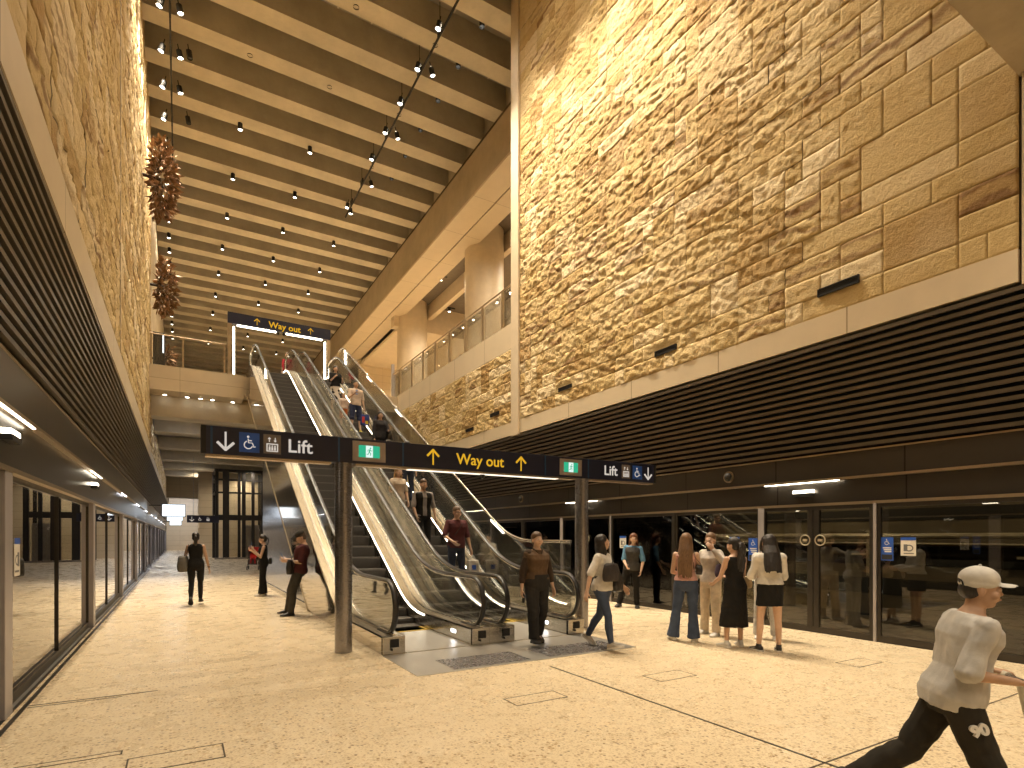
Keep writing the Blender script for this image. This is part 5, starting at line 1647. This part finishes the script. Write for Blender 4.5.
for i, q in ((0, 1), (1, -1)):
    m_ = MB(); limb(m_, [p.shoulder[i]-V3((q*.01,0,0)), p.shoulder[i].lerp(p.elbow[i], .5), p.elbow[i], p.elbow[i].lerp(p.wrist[i], .55)], [.072,.066,.062,.050]); vox(m_, 'sleeve', fab((0.045,0.03,0.02)), p.root, .009, 3, .004, 5)
phone(p.hand_w(0, .07)+V3((.01,0,-.02)), (.1,.1,math.radians(90)), 'dark phone in the hand of the woman in the brown knit top')

# 5 woman striding to the right
p = Person('woman in white tee with black hair striding past the escalator landing', (5.22, 6.25, 0), -162, 1.63, 'f', 'mid', legs=((22,1,8,1),(-16,1,-34,1)), feet=((14,4),(-30,4)),
           arms=((-14,26,-2,22),(16,28,26,24)), head=(56,12), seed=5, twist=8)
p.top(WHT, .5, -.08, loose=.014, sleeve_loose=.014); p.trousers(JEAN, (.056,.046,.034,.034,.025), loose=.005); p.shoes(fab((0.48,0.43,0.36)), S_SOLE, big=1.06); p.hair(M['hair_black'], 'long', .17, back=.004)
c = p.wp(p.sp(.40)+V3((.03,.155,-.10)))
blob_bag('sling_bag', 'dark grey sling bag across the chest of the striding woman', 'bag', c, -162, (.34,.13,.25), fab((0.05,0.042,0.04)))
strapto([o for o in bpy.data.objects if o.name == 'sling_bag'][0], -162, [c+V3((0,0,.2)), p.wp(p.sp(.78)+V3((-.06,.13,0))), p.wp(p.shoulder[1]+V3((.03,.0,.055))), p.wp(p.sp(.7)+V3((0,-.13,0))), p.wp(p.sp(.30)+V3((.15,-.04,0))), c+V3((0,0,.08))], LEATHER, .02)
c = p.wp(p.hip[1]+V3((-.15,.10,-.05)))
blob_bag('handbag', 'black handbag at the hip of the striding woman', 'bag', c, -150, (.30,.12,.24), LEATHER)
strapto([o for o in bpy.data.objects if o.name == 'handbag'][0], -150, [c+V3((.08,0,.23)), p.wp(p.sp(.6)+V3((-.10,.14,0))), p.wp(p.shoulder[1]+V3((.0,.01,.05))), p.wp(p.sp(.6)+V3((-.1,-.12,0))), c+V3((-.06,.06,.22))], LEATHER)

# 6 staff member
p = Person('staff member in blue polo and dark vest standing at the far glass doors', (8.82, 9.55, 0), 132, 1.68, 'f', 'fair', legs=((4,14,2,12),(6,2,-2,2)), feet=((0,18),(0,10)), side=-4,
           arms=((10,10,60,-18),(6,14,30,-8)), head=(10,-4), seed=6)
p.top(fab((0.11,0.24,0.38)), .5, -.04, loose=.010, sleeve_loose=.016); p.top(fab((0.05,0.048,0.045)), 0, -.10, .90, loose=.022, name='vest'); p.trousers(BLK, (.057,.050,.041,.040,.037), loose=.008); p.shoes(S_BLACK, S_BLACK); p.hair(M['hair_red'], 'long', .08)

# 7 girl in flared jeans
p = Person('young woman in pink top and flared jeans with long straight brown hair', (6.70, 6.05, 0), -50, 1.66, 'f', 'fair', legs=((0,2,-1,2),(3,7,3,8)), feet=((0,4),(0,22)),
           arms=((18,10,96,-16),(14,10,78,-30)), seed=7, head=(-16,-4), palms=((-.7,.2,.7),(.7,.2,.7)))
p.top(PINK, 0, .10, .86, loose=.009); p.trousers(JEAN, (.058,.049,.041,.046,.058), loose=.007, fold=.006); p.shoes(S_WHITE, S_SOLE); p.hair(M['hair_light'], 'long', .30, back=.012)
c = p.wp(p.sp(.42)+V3((.19,.02,-.02)))
blob_bag('shoulder_bag', 'small black bag under the arm of the young woman in flared jeans', 'bag', c-V3((0,0,.05)), -50, (.10,.24,.15), LEATHER)
strapto([o for o in bpy.data.objects if o.name == 'shoulder_bag.001'][0], -50, [c+V3((.02,.08,.1)), p.wp(p.shoulder[0]+V3((-.03,.06,.02))), p.wp(p.shoulder[0]+V3((-.03,-.01,.06))), p.wp(p.shoulder[0]+V3((-.03,-.07,-.02))), c+V3((-.04,-.08,.1))], LEATHER)

# 8 woman on the phone
p = Person('woman in pale top and cream trousers talking on a phone held to her ear', (7.50, 6.25, 0), 96, 1.67, 'f', 'fair', legs=((0,3,-2,2),(4,3,2,3)), feet=((0,8),(0,8)),
           arms=((6,12,20,6),(52,40,150,-26)), head=(8,2), seed=8, palms=(None,(.8,-.3,.3)))
p.top(fab((0.50,0.45,0.40)), 1.0, -.06, loose=.012, sleeve_loose=.014); p.trousers(CREAM, (.058,.052,.045,.044,.042), loose=.009); p.shoes(S_WHITE, S_SOLE); p.hair(M['hair_light'], 'tied')
phone(p.hand_w(1, .05)+V3((.0,.02,.0)), (.2,.1,math.radians(96+60)), 'phone at the ear of the woman in cream trousers')
c = p.wp(p.sp(.35)+V3((-.22,.02,-.12)))
blob_bag('handbag', 'dark patterned bag on the arm of the woman on the phone', 'bag', c, 96, (.14,.26,.22), fab((0.06,0.04,0.06)))

# 9 woman in the black dress
p = Person('woman in long black slit dress with long curly dark ponytail seen from behind', (6.95, 5.36, 0), -14, 1.60, 'f', 'mid', legs=((4,3,2,3),(6,4,-6,4)), feet=((0,24),(0,6)),
           arms=((16,12,86,-14),(14,12,64,-10)), head=(18,-4), seed=9, palms=((-.4,0,.9),(.4,0,.9)))
p.top(BLK, 0, .0, .95, loose=.008, name='dress_top')
p.skirt(BLK, .30, .30, .05, .010, name='dress_skirt')
p.shoes(S_WHITE, S_SOLE, big=1.05); p.hair(M['hair_black'], 'curlypony', .26)
c = p.wp(p.sp(.25)+V3((.23,.05,-.12)))
blob_bag('small_bag', 'tan bag on the right arm of the woman in the black dress', 'bag', c, -14, (.12,.20,.16), fab((0.5,0.38,0.24)))

# 10 girl in white sweatshirt
p = Person('young woman in white puffed sweatshirt and black mini skirt seen from behind', (7.10, 4.90, 0), -38, 1.64, 'f', 'fair', legs=((2,3,0,2),(3,5,0,3)), feet=((0,12),(0,20)),
           arms=((16,12,84,-22),(20,14,88,-24)), head=(4,-8), seed=10, palms=((-.4,0,.9),(.4,0,.9)))
p.top(WHT, 1.0, .14, .985, loose=.028, sleeve_loose=.028, cuff=.55, fold=.007); p.skirt(BLK, .66*.98, .22, .012, .012); p.shoes(S_BLACK, S_SOLE, big=1.06); p.hair(M['hair_black'], 'long', .20, back=.030)
for i, q in ((0, 1), (1, -1)):
    fd = p.footdir(i); sx = fd.cross(V3((0,0,1)))
    A = p.ankle[i]-V3((0,0,.02))
    for s_ in (1, -1): MB().tube([A+fd*.02+sx*s_*.040, A+fd*.06+sx*s_*.043-V3((0,0,.012)), A+fd*.10+sx*s_*.044-V3((0,0,.022))], .007, 6, rx=.003, up=(0,0,1)).build('side_stripe', M['sign_white'], p.root)

# 11 person hidden behind her
p = Person('person in light clothes standing half hidden behind the white sweatshirt', (7.95, 5.55, 0), 128, 1.62, 'f', 'mid', legs=((1,3,0,3),(2,3,0,3)), arms=((20,8,80,-14),(16,8,70,-12)), seed=11)
p.top(fab((0.5,0.48,0.45)), .5, -.05, loose=.014); p.trousers(fab((0.55,0.53,0.50)), (.057,.051,.044,.043,.042), loose=.008); p.shoes(S_WHITE, S_SOLE); p.hair(M['hair_black'], 'bob', .06)

# 12 man in maroon riding down
def rider(label, x, y, rz, H, sex, skin, **k):
    return Person(label, (x, y, step_z(y)), rz, H, sex, skin, **k)
p = rider('man in maroon polo with crossbody strap riding down the escalator', 5.08, 10.9, 182, 1.78, 'm', 'fair', legs=((2,4,0,3),(3,4,-2,3)), arms=((12,22,58,-22),(8,12,14,8)), seed=12, heavy=1.05, head=(6,-4))
p.top(MAROON, .5, -.10, loose=.014, sleeve_loose=.014); p.trousers(JEAN_D, (.057,.050,.041,.039,.036), loose=.008); p.shoes(S_BLACK, S_SOLE); p.hair(M['hair_brown'], 'crop')
MB().tube([p.sp(.10)+V3((.19,.02,0)), p.sp(.5)+V3((.06,.145,0)), p.sp(.8)+V3((-.06,.135,0)), p.shoulder[1]+V3((.05,.0,.055)), p.sp(.6)+V3((0,-.145,0)), p.sp(.10)+V3((.19,-.03,0))], .018, 6, rx=.005).build('crossbody_strap', LEATHER, p.root)
MB().tube([p.hpt(-.045,.02,.005), p.hpt(-.033,.052,.004), p.hpt(0,.060,.003), p.hpt(.033,.052,.004), p.hpt(.045,.02,.005)], [.002,.012,.005,.012,.002], 8, rx=[.002,.003,.002,.003,.002], up=(0,1,0)).build('glasses', M['black'], p.root)
c = p.hand_w(1, .09)
t = empty('carrier_bag', c+V3((.02,-.03,-.40)), math.radians(10), label='white carrier bag hanging from the hand of the man in maroon polo', cat='bag')
m = MB(); m.loft([[V3((sx*.13*k,sy*.05*k,z)) for sx, sy in ((-1,-1),(1,-1),(1,1),(-1,1))] for z, k in ((0,.85),(.05,1),(.2,1.04),(.30,.95))]); vox(m, 'bag_body', fab((0.62,0.58,0.52)), t, .010, 2, .006, 3)
for s_ in (-1, 1): MB().tube([(-.07, s_*.03, .29), (-.02, s_*.008, .39), (.02, s_*.008, .39), (.07, s_*.03, .29)], .006, 6).build('handle', WHT, t)
MB().box(-.06, -.056, .10, .05, -.05, .2).build('print', M['sign_blue'], t)

# 13, 14 couple behind him
p = rider('man in black open vest and grey shirt riding down behind the maroon polo', 4.82, 12.15, 180, 1.77, 'm', 'mid', legs=((6,3,0,2),(0,3,-6,3)), arms=((6,10,30,-6),(4,12,16,4)), seed=14, head=(4,-6))
p.top(fab((0.30,0.27,0.25)), .5, -.06, loose=.010)
for q in (1, -1):
    m = MB()
    def half(t, w, d): return (w*.55, d)
    rings = p.torso_rings([-.06, .1, .34, .52, .7, .86, .93], .024)
    rings = [[v if q*(v.x-p.sp(0).x) > .05 else V3((p.sp(0).x+q*.05, v.y, v.z)) for v in r] for r in rings]
    m.loft(rings); vox(m, 'vest', BLK, p.root, .009, 2, .004, 6)
p.trousers(BLK, (.057,.050,.042,.041,.038), loose=.008); p.shoes(S_BLACK, S_SOLE); p.hair(M['hair_brown'], 'crop')
p = rider('pale haired woman half hidden behind the man in the black vest', 4.50, 12.95, 186, 1.64, 'f', 'fair', legs=((2,3,0,3),(2,3,0,3)), arms=((16,16,70,-8),(10,10,20,0)), seed=15)
p.top(fab((0.55,0.46,0.36)), .45, -.05, loose=.012); p.trousers(fab((0.4,0.36,0.3)), (.057,.05,.042,.04,.038), loose=.008); p.shoes(S_WHITE, S_SOLE); p.hair(M['hair_blonde'], 'long', .12)

# 15 dark hoodie
p = rider('woman in dark hoodie carrying a black bag riding down the escalator', 5.18, 16.5, 188, 1.65, 'f', 'mid', legs=((2,3,0,3),(2,3,0,3)), arms=((4,12,14,4),(14,14,84,-22)), seed=16, head=(-14,0), voxel=.010)
p.top(fab((0.028,0.026,0.028)), 1.0, -.10, loose=.024, sleeve_loose=.026, cuff=.6); p.trousers(BLK, (.057,.05,.041,.04,.037), loose=.007); p.shoes(S_BLACK, S_SOLE); p.hair(M['hair_black'], 'long', .12)
c = p.wp(p.sp(.3)+V3((-.24,.06,-.22))); blob_bag('shoulder_bag', 'black bag under the arm of the woman in the dark hoodie', 'bag', c, 188, (.16,.28,.28), LEATHER)
# 16 dark haired woman lower down
p = rider('dark haired woman whose face shows just above the overhead sign', 5.32, 14.55, 184, 1.64, 'f', 'fair', legs=((2,3,0,3),(2,3,0,3)), arms=((4,10,14,2),(6,10,20,0)), seed=17, voxel=.011)
p.top(fab((0.10,0.08,0.07)), .5, -.05, loose=.012); p.trousers(JEAN_D, (.057,.05,.041,.04,.037), loose=.007); p.shoes(S_BLACK, S_SOLE); p.hair(M['hair_black'], 'long', .14)
# 17 beige tee
p = rider('young man in beige tee and navy shorts riding down the escalator', 5.10, 18.95, 186, 1.78, 'm', 'fair', legs=((3,5,0,4),(3,5,-2,4)), arms=((20,12,110,-20),(4,10,12,4)), seed=18, voxel=.010, palms=((-.6,.2,.6),None))
p.top(fab((0.60,0.47,0.37)), .5, -.06, loose=.016, sleeve_loose=.014); p.trousers(fab((0.035,0.045,0.10)), (.060,.056,.050), .42, loose=.010, name='shorts'); p.shoes(fab((0.65,0.55,0.10)), S_SOLE); p.hair(M['hair_black'], 'crop')
phone(p.hand_w(0, .05)+V3((0,-.03,.0)), (.2,0,0), 'dark phone held to the chest by the young man in the beige tee')
t = empty('tote_bag', p.hand_w(1, .07)+V3((.03,-.02,-.48)), 0, label='blue and red patterned bag hanging beside the beige tee man', cat='bag')
m = MB(); m.loft([[V3((sx*.14*k,sy*.06*k,z)) for sx, sy in ((-1,-1),(1,-1),(1,1),(-1,1))] for z, k in ((0,.9),(.06,1),(.28,1.03),(.36,.96))]); vox(m, 'bag_body', fab((0.05,0.07,0.25)), t, .011, 2, .005, 4)
MB().box(-.11, -.066, .08, -.02, -.058, .28).build('red_patch', fab((0.55,0.06,0.04)), t); MB().box(.0, -.066, .04, .1, -.058, .15).build('yellow_patch', fab((0.7,0.5,0.05)), t)
MB().tube([(-.07, 0, .35), (-.02, 0, .47), (.02, 0, .47), (.07, 0, .35)], .007, 6).build('handle', BLK, t)
# 18 patterned skirt
def checked(name, a, b):
    t = NT(name); v = t.coord(); ck = t.n('ShaderNodeTexVoronoi'); ck.inputs['Scale'].default_value = 9; t.l(v, ck.inputs['Vector'])
    sp = t.n('ShaderNodeSeparateColor'); t.l(ck.outputs['Color'], sp.inputs[0])
    t.pbsdf(t.ramp(sp.outputs[0], [(.0, a), (.5, b)], 'CONSTANT'), .9, 0, .2); return t.m
p = rider('woman in black top and black and white patterned skirt on the escalator', 4.76, 20.35, 184, 1.66, 'f', 'fair', legs=((2,3,0,3),(2,3,0,3)), arms=((20,12,112,-16),(16,12,100,-14)), seed=19, voxel=.011)
p.top(BLK, .5, .05, loose=.014, sleeve_loose=.02); p.skirt(checked('skirt_pattern', (0.02,0.018,0.016), (0.62,0.56,0.48)), .42, .26, .09, .012); p.shoes(S_BLACK, S_SOLE); p.hair(M['hair_black'], 'long', .12)
# 19 child in pale and orange
p = rider('small child in pale top and orange shorts in front of the patterned skirt', 4.74, 19.15, 180, 1.12, 'f', 'fair', legs=((2,3,0,3),(2,3,0,3)), arms=((10,10,30,0),(6,10,20,0)), seed=20, voxel=.010, heavy=1.1)
p.top(fab((0.62,0.50,0.42)), .5, -.04, loose=.014); p.trousers(fab((0.60,0.17,0.04)), (.064,.058,.052), .45, loose=.008, name='shorts'); p.shoes(S_WHITE, S_SOLE); p.hair(M['hair_light'], 'bob', .05)
# 20 person at the top
p = Person('person in red top standing at the head of the escalators', (4.15, 26.9, 8.2), 150, 1.68, 'f', 'fair', legs=((2,3,0,3),(2,3,0,3)), seed=21, voxel=.012)
p.top(fab((0.42,0.04,0.06)), .6, -.04, loose=.012); p.trousers(CHAR, loose=.008); p.shoes(S_BLACK); p.hair(M['hair_brown'], 'crop')
# 21 person behind the right glass screen
p = Person('dark haired person in white shirt standing beyond the glass screen', (8.15, 15.2, 0), 150, 1.68, 'm', 'mid', legs=((2,3,0,3),(2,3,0,3)), arms=((6,10,30,-6),(6,10,30,-6)), seed=22, voxel=.010)
p.top(WHT, .55, -.08, loose=.018, sleeve_loose=.014); p.trousers(CHAR, loose=.008); p.shoes(S_BLACK, S_SOLE); p.hair(M['hair_black'], 'crop')

# ------------------------------------------------------------------ pushchair with a child in red
st = empty('pushchair', (3.05, 29.6, 0), math.radians(168), label='dark pushchair facing the camera far along the platform', cat='pushchair')
fr = MB()
for q in (-.23, .23):
    fr.tube([(q, .30, .12), (q, .05, .45), (q, -.35, 1.0), (q, -.48, 1.02)], .014, 8); fr.tube([(q, -.30, .10), (q, .0, .50)], .014, 8)
fr.tube([(-.23, -.48, 1.02), (.23, -.48, 1.02)], .016, 8)
fr.build('frame', M['black'], st)
for q in (-.25, .25):
    for yy in (.32, -.32):
        w_ = MB().cyl((q-.02, yy, .09), (q+.02, yy, .09), .09, n=18).build('wheel', M['rubber'], st, smooth=True)
MB().strip_x([(-.20, .95), (-.12, .45), (.22, .42), (.28, .25)], [(-.15, .95), (-.08, .50), (.22, .47), (.32, .27)], -.20, .20).build('seat', M['copper_dark'], st)
c_ = MB(); ring = []
for k in range(9):
    a = math.radians(20+k*14); ring.append((-.18+.30*math.cos(a), .78+.30*math.sin(a)))
c_.strip_x(ring, [(y*1.0+.012, z+.014) for y, z in ring], -.22, .22); c_.build('hood', fab((0.45,0.03,0.03)), st)
p = Person('small child in red sitting in the distant pushchair', (3.05, 29.6, .02), 168, .92, 'f', 'fair', legs=((80,8,20,4),(80,8,20,4)), lean=-12, arms=((20,12,50,0),(20,12,50,0)), seed=23, voxel=.012, heavy=1.1)
for ch in list(p.root.children): pass
p.root.location = (3.05, 29.6, .50-p.P0.z+.06)
p.top(fab((0.62,0.035,0.03)), 1.0, -.05, loose=.016); p.trousers(fab((0.45,0.03,0.03)), loose=.012); p.shoes(S_BLACK); p.hair(M['hair_brown'], 'crop')

# ------------------------------------------------------------------ boy with a kick scooter
BX, BY_, BR = 3.36, 1.30, -136
b = Person('boy in grey cap and grey tee pushing along on a kick scooter', (BX, BY_, .09), BR, 1.40, 'm', 'tan', legs=((20,3,-4,2),(-26,4,-58,2)), feet=((0,4),(-50,4)), lean=12,
           arms=((-22,8,82,-4),(-8,8,82,-4)), head=(-10,-4), seed=30, voxel=.006, heavy=1.04, hand_curl=(74,74), palms=((0,.2,-1),(0,.2,-1)))
b.top(GREY, .52, -.14, loose=.020, sleeve_loose=.015, hem=.03, fold=.006); b.trousers(fab((0.030,0.026,0.020)), (.063,.055,.047,.045,.042), loose=.008, fold=.007, t1=.08); b.shoes(S_BLACK, S_SOLE); b.hair(M['hair_black'], 'crop')
c = MB(); H = b.H
k = MB().sphere((0,0,0), (.0525*H,.0610*H,.046*H), 28, 18); c.add([b.hc+b.hr @ (V3((0,-.008,.036+.0*abs(v[0])))*H+V3(v)) for v in k.v], k.f)
k = MB().sphere((0,0,0), (.0515*H,.058*H,.026*H), 28, 12); c.add([b.hc+b.hr @ (V3((0,-.010,.018))*H+V3(v)) for v in k.v], k.f)
k = MB().sphere((0,0,0), (.041*H,.040*H,.0045*H), 22, 8); c.add([b.hc+b.hr @ (V3((0,.064,.022-.35*(v[0]/H)**2/.05))*H+V3(v)) for v in k.v], k.f)
cp = vox(c, 'cap', fab((0.58,0.555,0.51)), b.root, .005, 3, .002, 3)
MB().sphere(b.hpt(0,-.008,.083), .007, 10, 6).build('button', fab((0.58,0.555,0.51)), cp)
a = [b.hpt(.034*math.cos(t), -.060-.004*math.sin(t), .010+.020*math.sin(t)) for t in [PI*k/10 for k in range(11)]]
MB().tube(a, .0035, 6).build('back_opening', BLK, cp)
# number on the right thigh
th = (b.knee[0]-b.hip[0]).normalized(); mid = b.hip[0].lerp(b.knee[0], .36)
xa = (V3((0,1,0))-th*th.y).normalized(); ya = -th; za = xa.cross(ya)
if za.x < 0: za = -za
tx = text_obj('number_print', '90', .072, M['sign_white'], b.root, (0,0,0), extrude=.009, align='CENTER', bold=.004)
tx.matrix_local = Matrix.Translation(mid+za*.083-ya*.02) @ Matrix((xa, ya, za)).transposed().to_4x4()
# scooter
HX = (b.wrist[0]+b.wrist[1])/2+b.fdir[0].normalized()*.075+V3((0,0,-.012))
s = empty('kick_scooter', (BX, BY_, 0), math.radians(BR), label='kick scooter with yellow and white handlebar stem under the boy', cat='scooter')
HZ = HX.z+.09
M['scoot_white'] = simple('scooter_white', (0.62,0.58,0.48), .4); M['scoot_yellow'] = simple('scooter_yellow', (0.72,0.47,0.04), .4)
def off(y, z): return (b.hip[0].x*.5, y, z)
xs = HX.x
ft = (xs, HX.y+.16, .12)
MB().tube([(xs-.20, HX.y, HZ-.0), (xs+.20, HX.y, HZ)], .013, 10, up=(0,0,1)).build('handlebar', M['steel_post'], s, smooth=True)
for q in (-1, 1): MB().tube([(xs+q*.20, HX.y, HZ), (xs+q*.095, HX.y, HZ)], .019, 12, up=(0,0,1)).build('grip', M['scoot_white'], s, smooth=True)
top = V3((xs, HX.y, HZ)); bot = V3(ft)
MB().tube([top, top.lerp(bot, .45)], .019, 12).build('upper_stem', M['scoot_white'], s, smooth=True)
MB().tube([top.lerp(bot, .40), bot], .026, 12).build('lower_stem', M['scoot_yellow'], s, smooth=True)
for f_ in (.44, .52, .60, .68): MB().tube([top.lerp(bot, f_), top.lerp(bot, f_+.025)], .034, 12).build('clamp_ring', M['scoot_yellow'] if f_ in (.44, .60) else M['black'], s, smooth=True)
MB().box(xs-.055, -.42, .065, xs+.055, HX.y+.06, .088).build('deck', M['scoot_yellow'], s, bevel=.006)
MB().tube([(xs, HX.y+.02, .08), (xs, HX.y+.12, .16), ft], .018, 8).build('neck', M['black'], s)
for yy in (HX.y+.18, -.46):
    w_ = MB().cyl((xs-.016, yy, .05), (xs+.016, yy, .05), .05, n=24).build('wheel', M['rubber'], s, smooth=True)
    MB().cyl((xs-.018, yy, .05), (xs+.018, yy, .05), .028, n=16).build('hub', M['scoot_white'], w_, smooth=True)
# ================================================================== CAMERA, LIGHT, VIEW
cam = bpy.data.cameras.new('camera'); co = bpy.data.objects.new('camera', cam); COL.objects.link(co)
co.location = (0, 0, 1.62); co.rotation_euler = (PI/2, 0, -math.atan(332/560.0))
cam.sensor_width = 36; cam.lens = 36*560/1024; cam.shift_y = (536-384)/1024.0
cam.clip_start = .05; cam.clip_end = 400
sc.camera = co

WARM = (1.0, 0.845, 0.63)
def spot(loc, target, power, angle=70, blend=.6, color=WARM, radius=.05):
    L = bpy.data.lights.new('spot', 'SPOT'); L.energy = power; L.color = color
    L.spot_size = math.radians(angle); L.spot_blend = blend; L.shadow_soft_size = radius
    o = bpy.data.objects.new('light_spot', L); COL.objects.link(o)
    o.location = loc
    d = Vector(target)-Vector(loc)
    o.rotation_euler = d.to_track_quat('-Z', 'Y').to_euler()
    return o
def area(loc, target, power, sx, sy, color=WARM):
    L = bpy.data.lights.new('area', 'AREA'); L.shape = 'RECTANGLE'; L.size = sx; L.size_y = sy; L.energy = power; L.color = color
    o = bpy.data.objects.new('light_area', L); COL.objects.link(o)
    o.location = loc; d = Vector(target)-Vector(loc); o.rotation_euler = d.to_track_quat('-Z', 'Y').to_euler()
    return o
w = bpy.data.worlds.new('world'); sc.world = w; w.use_nodes = True
w.node_tree.nodes['Background'].inputs[0].default_value = (1.0, .8, .55, 1)
w.node_tree.nodes['Background'].inputs[1].default_value = 0.02

for (x, y) in DOWN: spot((x, y, KZ(14.6)), (x, y, 0), 580, 95, .7)
for (x, y, q) in WASH: spot((x, y, KZ(14.9)), (x+q*4.0, y, 0), 95 if q < 0 else 140, 150, .9)
for p, t in TRACKSPOTS: spot(p, t, 3400, 60, 1.0)
# unseen spots added under the near slab
for x in (0.6, 3.9, 7.2):
    for y in (-4.5, -1.8, 1.2): spot((x, y, 7.15), (x, y, 0), 240, 130, .8)
for (x, y, z) in LOWDOWN: spot((x, y, z), (x, y, 0), 75, 165, .6)
for (x, y, z) in COOLS: spot((x, y, z), (x, y, 0), 260 if z < 4 else 120, 150, .9, (.72, .80, 1.0), .15)
for (x, y, z) in GALLERY: spot((x, y, z), (x, y, 8), 1900, 150, .9)
for (p, t, e) in LEDS: area(p, t, e, 1.2, .05, (1, .9, .75))
for yy in range(-4, 60, 6): 
    L = spot((11.2, yy, 4.4), (12.6, yy, 0), 420, 150, .9)  # unseen spots added to brighten the tunnel, without fittings
for y in (43.2, 46.5, 48.6): spot((4.4, y, 6.2), (4.0, y+1, 0), 200, 160, .8)
for x in (-.3, 1.0): spot((x, 68, 5.5), (x, 74, 1.5), 500, 120, .8, (.95, .92, .95))  # spots added to brighten the far wall, without fittings
sc.view_settings.view_transform = 'Standard'; sc.view_settings.look = 'None'
sc.view_settings.gamma = 1.0; sc.view_settings.use_curve_mapping = False
sc.view_settings.exposure = 0.0
cy = sc.cycles
cy.max_bounces = 8; cy.diffuse_bounces = 4; cy.glossy_bounces = 4; cy.transmission_bounces = 4; cy.transparent_max_bounces = 16
cy.caustics_reflective = False; cy.caustics_refractive = False
cy.sample_clamp_indirect = 6.0
cy.use_denoising = True
